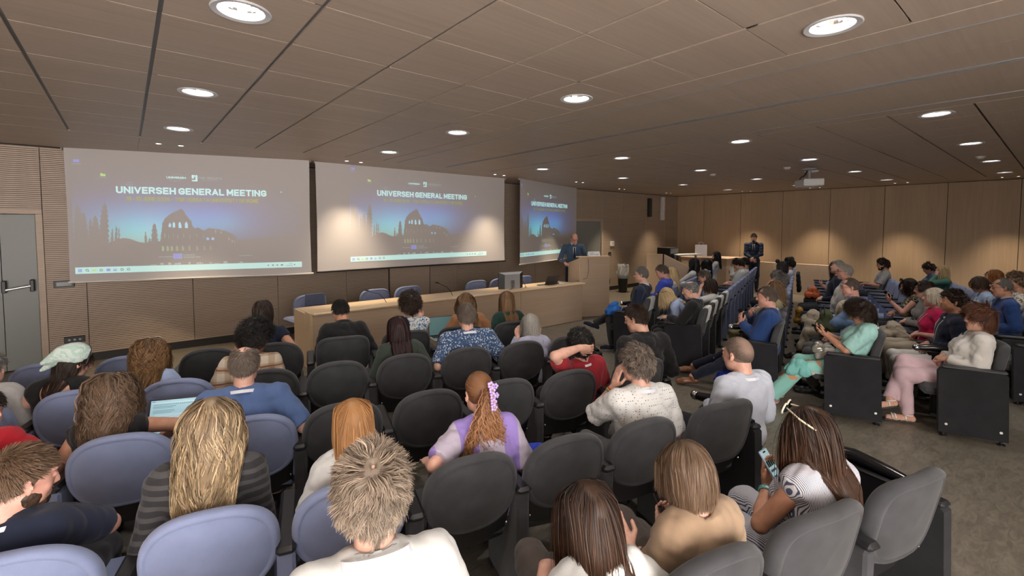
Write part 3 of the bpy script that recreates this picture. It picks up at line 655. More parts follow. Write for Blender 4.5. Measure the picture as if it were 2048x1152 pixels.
# ------------------------------------------------------------------ corner: control booth, rack, shelf, bag, side counter
def booth():
    r = empty('control_booth', (11.9, 7.4, 0)); tag(r, 'angled oak partition of the control booth with a sloping top edge', 'partition')
    a = (11.62, 7.05); b_ = (13.1, 8.0)
    def wall(p, q, h0, h1, t=.04):
        p = Vector((*p, 0)); q = Vector((*q, 0)); d = (q-p).normalized(); n = Vector((-d.y, d.x, 0))*t
        return [p, q, q+n, p+n], h0, h1
    def build(name, p, q, h0, h1):
        base, h0, h1 = wall(p, q, h0, h1); b = MB(); vs = [tuple(v) for v in base]+[(base[0].x, base[0].y, h0), (base[1].x, base[1].y, h1), (base[2].x, base[2].y, h1), (base[3].x, base[3].y, h0)]
        b.add([(x-11.9, y-7.4, z) for x, y, z in vs], [(0,1,5,4),(1,2,6,5),(2,3,7,6),(3,0,4,7),(4,5,6,7)]); b.build(name, M_desk, r)
        c = MB(); lip = [(v[0]-11.9, v[1]-7.4, v[2]+.002) for v in vs[4:]]; c.add(lip+[(x, y, z+.025) for x, y, z in lip], [(0,1,5,4),(1,2,6,5),(2,3,7,6),(3,0,4,7),(4,5,6,7),(3,2,1,0)]); c.build('edge_trim', M_desktop, r)
    build('front_panel', (11.95, 8.05), (11.98, 7.55), 1.12, 1.12); build('side_panel', (12.0, 7.50), (12.55, 6.60), 1.12, .60)
booth()
def rack():
    r = empty('equipment_rack', (13.0, 8.0, 0)); tag(r, 'dark grey equipment rack standing behind the booth partition', 'equipment rack')
    b = MB(); b.box((-.25, -.22, 0), (.25, .22, 1.30), 0, bev=.01); b.build('body', M_black, r)
    b = MB(); b.box((-.22, -.235, 1.12), (.22, -.22, 1.27), 0, bev=.004); b.build('front_unit', nmat('rack unit', (.11,.125,.14), .35), r)
    b = MB(); b.box((.0, -.24, .55), (.05, -.222, 1.10), 0); b.build('rail', M_greyp, r)
rack()
def shelf():
    r = empty('white_shelf', (13.2, 7.45, 1.08), math.radians(-38)); tag(r, 'white slanted shelf board in front of the equipment rack', 'shelf')
    b = MB(); b.box((-.38, -.22, 0), (.38, .22, .03), 0, Matrix.Rotation(-.03, 4, 'Y'), bev=.004); b.build('board', M_white, r)
    b = MB(); b.box((-.34, .10, -1.08), (-.30, .18, -.0), 0); b.box((.30, .10, -1.08), (.34, .18, 0), 0); b.build('leg', M_greyp, r)
shelf()
def bag():
    r = empty('paper_bag', (14.2, 7.55, .99), math.radians(-50)); tag(r, 'white paper carrier bag standing on the side counter in the corner', 'paper bag')
    b = MB(); b.add([(-.17,-.07,0),(.17,-.07,0),(.17,.07,0),(-.17,.07,0),(-.175,-.05,.38),(.175,-.05,.38),(.175,.05,.38),(-.175,.05,.38)], [(3,2,1,0),(0,1,5,4),(1,2,6,5),(2,3,7,6),(3,0,4,7)]); b.build('body', nmat('white kraft', (.62,.60,.62), .7), r)
    for y in (-.05, .05): b = MB(); b.tube([(-.07,y,.37),(-.065,y,.44),(0,y,.46),(.065,y,.44),(.07,y,.37)], .005, 6); b.build('handle', M_white, r, smooth=True)
bag()
def counter():
    r = empty('side_counter', (14.2, 7.3, 0)); tag(r, 'low oak counter along the side wall in the corner', 'counter')
    b = MB(); b.box((-.35, -.75, 0), (.72, .72, .96), 0, bev=.004); b.build('body', M_desk, r)
    b = MB(); b.box((-.38, -.78, .96), (.74, .74, .99), 0, bev=.004); b.build('top', M_desk, r)
    b = MB(); b.box((.56, -3.2, 0), (.70, -.75, .88), 0, bev=.004); b.build('rear_ledge', M_desk, r)
counter()
# ------------------------------------------------------------------ ceiling fittings
def projector():
    r = empty('ceiling_projector', (9.93, 3.17, ZC), math.radians(38)); tag(r, 'white projector hanging from the ceiling on a short mount', 'projector')
    b = MB(); b.box((-.235, -.17, -.33), (.235, .17, -.20), 0, bev=.015); b.build('body', M_white, r)
    b = MB()
    for s in (-1, 1):
        for k in range(5): b.box((s*.185-.03, -.173, -.225-k*.018), (s*.185+.03, -.169, -.217-k*.018))
    b.build('vent', M_black, r)
    b = MB(); b.box((-.15, -.1725, -.315), (.15, -.169, -.225)); b.build('front_plate', nmat('pale plate', (.8,.8,.8), .3), r)
    b = MB(); b.lathe([(.001, 0), (.14, 0), (.14, -.02), (.03, -.03), (.03, -.19), (.001, -.19)], 24); b.box((-.09, -.09, -.20), (.09, .09, -.185)); b.build('mount', M_greyp, r)
    b = MB(); b.tube([(0,.03,-.03),(.10,.05,-.12),(.2,.06,-.13),(.33,.04,-.15),(.35,.02,-.22),(.28,.0,-.27),(.22,0,-.27)], .014, 8); b.build('cable', M_black, r, smooth=True)
projector()
r = empty('ceiling_speaker', (10.3, 3.25, ZC-.0)); tag(r, 'white round ceiling loudspeaker above the projector', 'loudspeaker'); b = MB(); b.lathe([(.001, -.03), (.10, -.03), (.12, -.02), (.125, 0)], 28); b.build('grille', M_white, r, smooth=True)
for (x, y, lb) in ((9.35, 3.35, 'small white detector on the ceiling left of the projector'), (9.35, 4.75, 'small white detector on the ceiling beyond the second row of downlights'), (10.2, .92, 'small white detector on the ceiling near the side wall lights')):
    b = MB(); b.lathe([(.001, -.045), (.04, -.04), (.055, -.02), (.06, 0)], 20); o = b.build('smoke_detector', nmat('off white', (.5,.47,.42), .5), smooth=True); o.location = (x, y, ZC); tag(o, lb, 'detector')
# ------------------------------------------------------------------ auditorium chairs
BL = {'L': math.radians(-16.0), 'R': math.radians(18.0)}
ROW = {'B': 4.68, 'C': 3.81, 'D': 2.88, 'E': 1.95, 'F': 1.02, 'R1': 1.90, 'R2': 1.025, 'R3': .15, 'R4': -.725, 'R5': -1.60, 'R6': -2.475}
def seatpos(row, s, dn=0.0):
    a = BL['R' if row[0] == 'R' else 'L']; n = ROW[row]+dn
    return Vector((s*math.cos(a)-n*math.sin(a), s*math.sin(a)+n*math.cos(a), 0)), a
def back_pad(exp_, half_w, top, bot, zc, thick, side):
    """pillow-like back cushion; local y=0 is the rear face at the top, +y towards the sitter"""
    n = 56; mb = MB(); rings = []
    def pt(a, r, d):
        c, s = math.cos(a), math.sin(a)
        x = half_w*math.copysign(abs(c)**(2/exp_), c); hh = top if s > 0 else bot
        z = hh*math.copysign(abs(s)**(2/(exp_ if s > 0 else 2.2)), s)
        x *= r; z *= r
        y = d-0.42*x*x*0-0.0
        y += -0.55*(half_w**2-x*x)*1.0+0.55*half_w**2      # curved in plan: the sides come forward
        y = 0.55*x*x + d
        zz = zc+z; y += 0.20*(0.87-zz)                      # reclined
        return (x, y, zz)
    if side == 'full': prof = [(0.0, -.004), (.5, -.003), (.855, 0.002), (.872, 0.004), (.885, -.003), (.955, .001), (.99, .014), (1.0, .03), (.99, .048), (.95, .062), (.85, .072), (.5, .085), (0.0, .09)]
    for (r, d) in prof: rings.append([pt(2*PI*k/n, max(r, .001), d) for k in range(n)])
    vs = [v for rg in rings for v in rg]; fs = []
    for i in range(len(rings)-1):
        for k in range(n): fs.append((i*n+k, i*n+(k+1) % n, (i+1)*n+(k+1) % n, (i+1)*n+k))
    mb.add(vs, [tuple(reversed(f)) for f in fs]); return mb
PROTO = {}
def chair_proto(col, shape):
    key = (col, shape)
    if key in PROTO: return PROTO[key]
    up = M_dark if col == 'dark' else M_blue
    parts = {}
    parts['backrest'] = (back_pad(2.5 if shape == 'round' else 4.2, .235 if shape == 'round' else .25, .215, .19, .655, .09, 'full'), up, 'all')
    b = MB()  # rear shell below the pad
    vs = []; fs = []; nx, nz = 10, 6
    for j in range(nz+1):
        z = .70-.36*j/nz
        for i in range(nx+1):
            x = (-1+2*i/nx)*(.215-.02*(j/nz)); y = .55*x*x+.20*(.87-z)+.010+.05*(j/nz)**2; vs.append((x, y, z))
    for j in range(nz):
        for i in range(nx): a = j*(nx+1)+i; fs.append((a, a+1, a+nx+2, a+nx+1))
    m_ = len(vs); vs += [(x, y+.03, z) for x, y, z in vs]; fs2 = [tuple(reversed([i+m_ for i in f])) for f in fs]
    edge = [i for i in range(nx+1)]; fs += fs2
    for i in range(nx): fs.append((i, i+m_, i+1+m_, i+1)); a = nz*(nx+1)+i; fs.append((a+1, a+1+m_, a+m_, a))
    for j in range(nz): a = j*(nx+1); fs.append((a+nx+1, a+nx+1+m_, a+m_, a)); a += nx; fs.append((a, a+m_, a+nx+1+m_, a+nx+1))
    b.add(vs, fs); parts['rear_shell'] = (b, M_black, True)
    b = MB(); b.box((-.225, .16, .34), (.225, .62, .45), 0, bev=.035); parts['seat'] = (b, up, True)
    for q, x in enumerate((-.19, .19)): b = MB(); b.ball((x, .55*x*x+.20*.42+.012, .452), .008, 5); parts['screw'+'_'*q] = (b, M_chrome, True)
    PROTO[key] = {}
    for k, v in parts.items(): o = v[0].build(k.strip('_'), v[1], None, smooth=v[2]); PROTO[key][k] = o.data; bpy.data.objects.remove(o)
    return PROTO[key]
def pillar_data(col):
    """upholstered upright between two seats with the black armrest on top"""
    key = ('pillar', col)
    if key in PROTO: return PROTO[key]
    up = M_dark if col == 'dark' else M_blue
    b = MB(); b.box((-.034, .05, .03), (.034, .46, .615), 0, bev=.012); b2 = MB(); b2.box((-.037, .03, .617), (.037, .50, .652), 0, bev=.014)
    b3 = MB(); b3.box((-.03, .03, 0), (.03, .09, .03)); b4 = MB(); b4.box((-.03, .40, 0), (.03, .46, .03))
    PROTO[key] = [(nm, q.build(nm, m, None, smooth=True)) for nm, q, m in (('side_upright', b, up), ('armrest', b2, M_black), ('foot', b3, M_black), ('foot', b4, M_black))]
    out = []
    for nm, o in PROTO[key]: out.append((nm, o.data)); bpy.data.objects.remove(o)
    PROTO[key] = out
    return out
def end_data(col):
    key = ('end', col)
    if key in PROTO: return PROTO[key]
    up = M_dark if col == 'dark' else M_blue
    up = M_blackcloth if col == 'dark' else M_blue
    b = MB(); v = [(.04, .04), (.50, .04), (.52, .60), (.50, .63), (.10, .655), (.06, .62)]
    w = .032; vs = [(-w, y, z) for y, z in v]+[(w, y, z) for y, z in v]; n = len(v)
    b.add(vs, [tuple(range(n-1, -1, -1)), tuple(range(n, 2*n))]+[(i, (i+1) % n, n+(i+1) % n, n+i) for i in range(n)])
    b2 = MB(); b2.box((-.036, .06, .632), (.036, .50, .662), 0, bev=.012)
    sc_, ft_ = [], []
    for y in (.09, .45):
        for q in (-1, 1): b3 = MB(); b3.lathe([(.001, 0), (.010, 0), (.012, -.004)], 12, 0, (0, 0, 0), Matrix.Translation((q*(w+.003), y, .12)) @ Matrix.Rotation(q*PI/2, 4, 'Y')); sc_.append(('screw', b3, M_white))
    for y in (.08, .46): b4 = MB(); b4.lathe([(.03, 0), (.03, .01), (.012, .014), (.012, .05)], 12, 0, (0, y, 0)); ft_.append(('foot', b4, M_black))
    out = []
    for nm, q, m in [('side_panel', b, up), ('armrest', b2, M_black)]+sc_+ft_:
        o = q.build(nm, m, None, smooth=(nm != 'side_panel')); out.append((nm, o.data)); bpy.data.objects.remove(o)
    PROTO[key] = out; return out
def cover_data():
    if 'cover' in PROTO: return PROTO['cover']
    b = MB(); sec = []
    for i in range(9):
        x = -.13+.26*i/8; cur = .55*x*x
        zt = .872-.9*x*x
        sec.append([(x, cur-.012+.2*(.87-z), z) for z in (zt-.19, zt-.10, zt-.03)]+[(x, cur+.0, zt+.006), (x, cur+.03, zt+.010), (x, cur+.07, zt-.004), (x, cur+.098, zt-.05), (x, cur+.108, zt-.10)])
    vs = [p for s_ in sec for p in s_]; n = 8; fs = [(i*n+j, (i+1)*n+j, (i+1)*n+j+1, i*n+j+1) for i in range(8) for j in range(n-1)]
    m_ = len(vs); vs2 = [(x, y-.002 if j % 8 < 3 else y, z+(.003 if j % 8 >= 3 else 0)) for j, (x, y, z) in enumerate(vs)]
    b.add(vs, fs); b.add(vs2, [tuple(reversed(f)) for f in fs])
    o = b.build('headrest_cover', M_cover, None, smooth=True); PROTO['cover'] = o.data; bpy.data.objects.remove(o); return PROTO['cover']
CHAIRS = {}
ROWNAME = {'B': 'front row', 'C': 'second row', 'D': 'third row', 'E': 'fourth row', 'F': 'nearest row'}
def chair(row, s, col='dark', shape='round', cover=False, left=True, right=False, end_left=False, end_right=False, label=None, group=None, ds=.54):
    p, a = seatpos(row, s); r = empty('auditorium_chair', p, a)
    tag(r, label, 'chair', group)
    def put(nm, data, x=0.0, M=None):
        o = bpy.data.objects.new(nm, data); COL.objects.link(o); o.parent = r; o.location = (x, 0, 0)
        return o
    for nm, d in chair_proto(col, shape).items(): put(nm.strip('_'), d)
    if cover: put('headrest_cover', cover_data())
    if left:
        for nm, d in (end_data(col) if end_left else pillar_data(col)): put(nm, d, -ds/2)
    if right or end_right:
        for nm, d in (end_data(col) if end_right else pillar_data(col)): put(nm, d, ds/2)
    CHAIRS[(row, round(s, 2))] = r
    return r
def tablet_arm(r, x):
    """black folding-tablet arm with the silver ball joint at its front end"""
    b = MB(); b.tube([(x, .10, .665), (x, .30, .69), (x, .46, .70), (x, .56, .685)], [.02, .03, .035, .03], 10); b.build('tablet_arm', M_blackgloss, r, smooth=True)
    b = MB(); b.ball((x, .585, .685), .036, 10); b.build('ball_joint', M_chrome, r, smooth=True)
LB, LD = 'light blue upholstered auditorium chair', 'charcoal upholstered auditorium chair'
left_chairs = {
 'B': [(-2.45,'blue','at the left edge below the exit door'),(-1.90,'blue','beyond the kerchief wearer, front row'),(-1.38,'blue','between kerchief and curly head, front row'),(-.81,'dark','empty, right of the curly head with sunglasses'),(-.29,'dark','under the navy sleeveless top'),
       (.30,'dark','under the man in the black suit by the desk'),(.91,'dark','under the white and blue flowered blouse'),(1.49,'dark','under the camel brown top with laptop'),(2.13,'dark','under the dark green blazer')],
 'C': [(-1.95,'blue','at the left edge, occupied by the grey jacket'),(-1.40,'blue','under the kerchief wearer, left of the laptop user'),(-.86,'blue','behind the light blue shirt, above the laptop'),(-.31,'dark','occupied by the plaid shirt'),(.20,'dark','empty, behind the black suit at the desk'),
       (.73,'dark','under the burgundy-haired person'),(1.28,'dark','occupied by the floral navy shirt'),(1.82,'dark','occupied by the grey bob in lavender'),(2.38,'dark','empty end seat between the red shirt and the black suit')],
 'D': [(-1.45,'blue','at the left edge, occupied by the red T-shirt'),(-.90,'blue','under the laptop user with long curls'),(-.31,'blue','occupied by the man in the blue polo'),(.18,'dark','empty, in front of the copper-haired person'),(.71,'dark','empty, left of the lilac hair clip'),
       (1.25,'dark','empty, right of the lilac hair clip'),(1.78,'dark','under the red T-shirt with raised elbow'),(2.42,'dark','occupied by the black jacket beside the aisle')],
 'E': [(-.92,'blue','in the lower left corner, occupied by the navy polo'),(-.36,'blue','occupied by the blond person in sheer black'),(.15,'blue','occupied by the copper-haired person in white'),(.69,'dark','under the person with the lilac clip'),
       (1.20,'dark','holding only a blue bag'),(1.70,'dark','occupied by the dotted white shirt'),(2.30,'dark','occupied by the shaved head in pale grey shirt')],
 'F': [(-.38,'blue','nearest to the camera at the lower left'),(.16,'blue','occupied by the tousled grey head'),(.70,'dark','under the long sleek dark hair'),(1.22,'dark','occupied by the tan T-shirt'),(1.76,'dark','under the striped sleeveless blouse'),(2.36,'dark','empty, with a silver ball joint at the aisle')]}
for row, lst in left_chairs.items():
    for i, (s, c, where) in enumerate(lst):
        ds = (s-lst[i-1][0]) if i else (lst[1][0]-s)
        last = i == len(lst)-1
        sq = (row == 'B' and i >= 5) or (row in 'CDE' and last) or (row == 'F' and i >= 4)
        r = chair(row, s, c, 'square' if sq else 'round', label=(LB if c == 'blue' else LD)+' '+where, group='auditorium chairs, left block', ds=ds, end_right=False, right=False)
        if last:
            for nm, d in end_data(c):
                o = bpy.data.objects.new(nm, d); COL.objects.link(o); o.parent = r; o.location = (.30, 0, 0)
            tablet_arm(r, .30)
def right_rows():
    P = .56
    ends = {'R1': 7.03, 'R2': 6.58, 'R3': 6.02, 'R4': 5.92, 'R5': 5.96, 'R6': 7.4}
    last = {'R1': 12.9, 'R2': 14.0, 'R3': 14.0, 'R4': 13.9, 'R5': 13.9, 'R6': 13.9}
    nd = {'R1': 3, 'R2': 4, 'R3': 5, 'R4': 4, 'R5': 4, 'R6': 2}
    cov = {'R1': (0, 1, 4), 'R2': (0, 1, 2, 3), 'R6': (5,)}
    ords = {'R1': 'first', 'R2': 'second', 'R3': 'third', 'R4': 'fourth', 'R5': 'fifth', 'R6': 'last'}
    for row, s0 in ends.items():
        k = 0; s = s0
        while s <= last[row]:
            c = 'dark' if k < nd[row] else 'blue'
            base = LD if c == 'dark' else LB
            if k == 0: lab = base+' at the aisle end of the '+ords[row]+' row before the side wall'; g = 'auditorium chairs, right block'
            elif k in cov.get(row, ()): lab = base+' with white headrest cloth, %s from the aisle, %s right-hand row' % (('one','two','three','four','five')[k-1], ords[row]); g = 'auditorium chairs, right block'
            else: lab = base+' inside the '+ords[row]+' row of the right-hand block'; g = c+' chairs of the '+ords[row]+' right-hand row'
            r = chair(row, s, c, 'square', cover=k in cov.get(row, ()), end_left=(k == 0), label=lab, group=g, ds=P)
            if row == 'R5' and k == 0: tablet_arm(r, .27)
            if row == 'R3' and k == 0: tablet_arm(r, .27)
            if row == 'R1' and k == 0: tablet_arm(r, .27)
            s += P; k += 1
right_rows()
# light blue chairs behind the desk
def desk_chair(x, y, rz, label, jacket=False):
    r = empty('desk_chair', (x, y, 0), rz); tag(r, label, 'chair', 'light blue chairs behind the desk')
    b = back_pad(3.6, .26, .22, .20, .655, .09, 'full'); b.build('backrest', M_blue, r, smooth='all')
    b = MB(); b.box((-.24, .12, .40), (.24, .60, .47), 0, bev=.03); b.build('seat', M_blue, r, smooth=True)
    b = MB(); b.lathe([(.03, .06), (.03, .40)], 12, 0, (0, .35, 0))
    for k in range(5): a = 2*PI*k/5; b.tube([(0, .35, .07), (.28*math.cos(a), .35+.28*math.sin(a), .05)], .018, 8); b.ball((.28*math.cos(a), .35+.28*math.sin(a), .03), .028, 6)
    b.build('swivel_base', M_black, r, smooth=True)
    if jacket: b = MB(); b.box((-.12, -.022, .70), (.19, -.004, .885), 0, bev=.006); b.build('back_cover', fabric('slate cloth', (.075,.09,.15)), r)
for i, (x, rz, lb, y) in enumerate(((2.22, .12, 'desk chair with a darker slate panel on its back, far left end', 7.55), (3.25, -.05, 'second desk chair from the left, behind the left microphone', 7.5), (3.88, .0, 'desk chair just left of the middle microphone', 7.5),
        (5.35, .05, 'desk chair half hidden left of the desk monitor', 7.45), (5.95, .0, 'desk chair mostly hidden behind the desk monitor', 7.45), (6.63, -.03, 'desk chair behind the desk laptop, nearest the lectern', 7.5))):
    desk_chair(x, y, rz+PI if False else rz, 'light blue padded '+lb, jacket=(i == 0))
# ------------------------------------------------------------------ sculpting helpers: smooth-blended volumes meshed as one surface
class Field:
    def __init__(s, lo, hi, h, far=0.2):
        s.lo = np.array(lo, np.float32); s.h = h; s.n = np.maximum(2, np.ceil((np.array(hi)-s.lo)/h).astype(int)+1); s.f = np.full(tuple(s.n), far, np.float32)
    def _box(s, lo, hi):
        a = np.clip(np.floor((np.asarray(lo)-s.lo)/s.h).astype(int), 0, s.n-1); b = np.clip(np.ceil((np.asarray(hi)-s.lo)/s.h).astype(int)+1, 1, s.n)
        if np.any(b-a < 1): return None
        sl = tuple(slice(a[i], b[i]) for i in range(3))
        ax = [(s.lo[i]+s.h*np.arange(a[i], b[i], dtype=np.float32)) for i in range(3)]
        return sl, ax[0][:, None, None], ax[1][None, :, None], ax[2][None, None, :]
    def _merge(s, sl, d, k, op):
        f = s.f[sl]
        if op == 'u':
            if k > 0: h = np.clip(.5+.5*(f-d)/k, 0, 1); s.f[sl] = f*(1-h)+d*h-k*h*(1-h)
            else: s.f[sl] = np.minimum(f, d)
        else: s.f[sl] = np.maximum(f, -d)
    def cone(s, a, ra, b, rb, k=.02, op='u', cut=None, sq=None):
        """tapered capsule; cut=t keeps only the part before that fraction (a flat hem)"""
        a = np.asarray(a, np.float32); b = np.asarray(b, np.float32); r = max(ra, rb)+k+2*s.h+.01
        q = s._box(np.minimum(a, b)-r, np.maximum(a, b)+r)
        if q is None: return
        sl, X, Y, Z = q; ab = b-a; l2 = max(float(ab@ab), 1e-9)
        t0 = ((X-a[0])*ab[0]+(Y-a[1])*ab[1]+(Z-a[2])*ab[2])/l2; t = np.clip(t0, 0, 1)
        d = np.sqrt((X-a[0]-t*ab[0])**2+(Y-a[1]-t*ab[1])**2+(Z-a[2]-t*ab[2])**2)-(ra+t*(rb-ra))
        if cut is not None: d = np.maximum(d, (t0-cut)*math.sqrt(l2))
        s._merge(sl, d, k, op)
    def ell(s, c, r, R=None, k=.02, op='u'):
        c = np.asarray(c, np.float32); r = np.asarray(r, np.float32); m = float(r.max())+k+2*s.h+.01
        q = s._box(c-m, c+m)
        if q is None: return
        sl, X, Y, Z = q; x, y, z = X-c[0], Y-c[1], Z-c[2]
        if R is not None: x, y, z = (x*R[0][i]+y*R[1][i]+z*R[2][i] for i in range(3))
        k0 = np.sqrt((x/r[0])**2+(y/r[1])**2+(z/r[2])**2); k1 = np.sqrt((x/r[0]**2)**2+(y/r[1]**2)**2+(z/r[2]**2)**2)+1e-6
        s._merge(sl, k0*(k0-1)/k1, k, op)
    def wrinkle(s, amp, fq, seed=0, stretch=(1, 1, .6)):
        rs = np.random.RandomState(seed); m = np.abs(s.f) < amp*3+s.h*2; I = np.nonzero(m)
        if len(I[0]) == 0: return
        P = np.stack(I, -1)*s.h+s.lo; v = np.zeros(len(P), np.float32); w = P.copy()
        for _ in range(3): kk = rs.randn(3)*fq*.4; w += .25/fq*np.sin(P@kk+rs.rand()*6)[:, None]*rs.randn(3)
        for i in range(5):
            kk = rs.randn(3)*np.array(stretch); kk *= fq*(1+.5*i)/np.linalg.norm(kk); q = np.sin(w@kk+rs.rand()*6); v += (1-2*np.abs(q)**.8)/(1+.6*i)
        s.f[m] += (amp*v/2).astype(np.float32)
    def arrays(s):
        """surface nets"""
        f = s.f; f[0] = f[-1] = .1; f[:, 0] = f[:, -1] = .1; f[:, :, 0] = f[:, :, -1] = .1
        neg = f < 0; nx, ny, nz = f.shape
        c = np.zeros((nx-1, ny-1, nz-1), np.uint8); cs = [neg[i:nx-1+i, j:ny-1+j, k:nz-1+k] for i in (0, 1) for j in (0, 1) for k in (0, 1)]
        for a in cs: c += a
        act = (c > 0) & (c < 8); ids = np.full(act.shape, -1, np.int32); I = np.nonzero(act); ids[I] = np.arange(len(I[0]), dtype=np.int32)
        if len(I[0]) == 0: return np.zeros((0, 3), np.float32), np.zeros((0, 4), np.int32)
        base = np.stack(I, -1); V = np.zeros((len(base), 3), np.float32); W = np.zeros(len(base), np.float32)
        cor = [(i, j, k) for i in (0, 1) for j in (0, 1) for k in (0, 1)]; val = {q: f[base[:, 0]+q[0], base[:, 1]+q[1], base[:, 2]+q[2]] for q in cor}
        for q in cor:
            for ax in range(3):
                if q[ax] == 0:
                    r = list(q); r[ax] = 1; r = tuple(r); a, b = val[q], val[r]; m = (a < 0) != (b < 0); t = np.where(m, a/np.where(m, a-b, 1), 0)
                    p = np.tile(np.array(q, np.float32), (len(base), 1)); p[:, ax] = t; V += p*m[:, None]; W += m
        V = (V/W[:, None]+base)*s.h+s.lo; F = []
        for ax in range(3):
            o1, o2 = [(1, 2), (2, 0), (0, 1)][ax]
            sa = [slice(1, -1)]*3; sa[ax] = slice(0, -1); sb = [slice(1, -1)]*3; sb[ax] = slice(1, None)
            A, B = neg[tuple(sa)], neg[tuple(sb)]; J = np.nonzero(A != B)
            if len(J[0]) == 0: continue
            P = np.stack(J, -1); P[:, o1] += 1; P[:, o2] += 1
            e = np.eye(3, dtype=int); q = [P-e[o1]-e[o2], P-e[o2], P, P-e[o1]]; q = np.stack([ids[w[:, 0], w[:, 1], w[:, 2]] for w in q], -1)
            fl = ~A[J]; q[fl] = q[fl][:, ::-1]; F.append(q)
        return V, np.concatenate(F)
def mesh_np(name, V, F, mats, parent=None, mi=None, col=None, smooth=True):
    me = bpy.data.meshes.new(name); me.vertices.add(len(V)); me.vertices.foreach_set('co', np.ascontiguousarray(V, np.float32).ravel())
    F = np.ascontiguousarray(F, np.int32); me.loops.add(F.size); me.loops.foreach_set('vertex_index', F.ravel()); me.polygons.add(len(F))
    me.polygons.foreach_set('loop_start', np.arange(0, F.size, F.shape[1], dtype=np.int32))
    if smooth: me.polygons.foreach_set('use_smooth', np.ones(len(F), bool))
    for m in (mats if isinstance(mats, (list, tuple)) else [mats]): me.materials.append(m)
    if mi is not None: me.polygons.foreach_set('material_index', np.ascontiguousarray(mi, np.int32))
    me.update(calc_edges=True)
    if col is not None: a = me.color_attributes.new('col', 'FLOAT_COLOR', 'POINT'); c4 = np.ones((len(V), 4), np.float32); c4[:, :3] = col; a.data.foreach_set('color', c4.ravel())
    o = bpy.data.objects.new(name, me); COL.objects.link(o)
    if parent is not None: o.parent = parent
    return o
def rotX(a): c, s = math.cos(a), math.sin(a); return np.array([[1, 0, 0], [0, c, -s], [0, s, c]])
def rotY(a): c, s = math.cos(a), math.sin(a); return np.array([[c, 0, s], [0, 1, 0], [-s, 0, c]])
def rotZ(a): c, s = math.cos(a), math.sin(a); return np.array([[c, -s, 0], [s, c, 0], [0, 0, 1]])
def nz_(v): v = np.asarray(v, float); return v/(np.linalg.norm(v)+1e-9)
# ------------------------------------------------------------------ cloth, skin and hair materials
def skin(tone):
    nm = 'skin %s' % (tone,)
    if nm in MATS: return MATS[nm]
    c = {'fair': (.62, .37, .285), 'pink': (.60, .33, .26), 'tan': (.48, .255, .165), 'brown': (.22, .11, .07), 'light': (.56, .33, .24)}[tone]
    m = nmat(nm, c, .48, spec=.35); tc = N(m, 'ShaderNodeTexCoord'); n1 = N(m, 'ShaderNodeTexNoise', i_Scale=28.0, i_Detail=4.0); L(m, tc, 'Object', n1, 'Vector')
    r = ramp(m, [(.3, (c[0]*.9, c[1]*.80, c[2]*.78)), (.7, (c[0]*1.06, c[1]*1.05, c[2]*1.05))]); L(m, n1, 'Fac', r, 0); L(m, r, 0, bsdf(m), 'Base Color'); bsdf(m).inputs['Subsurface Weight'].default_value = 0.0
    return m
def hair_mat():
    if 'hair strands' in MATS: return MATS['hair strands']
    m = nmat('hair strands', (.1, .1, .1), .50, spec=.28); a = N(m, 'ShaderNodeAttribute', attribute_name='col'); L(m, a, 'Color', bsdf(m), 'Base Color')
    bsdf(m).inputs['Anisotropic'].default_value = .5
    return m
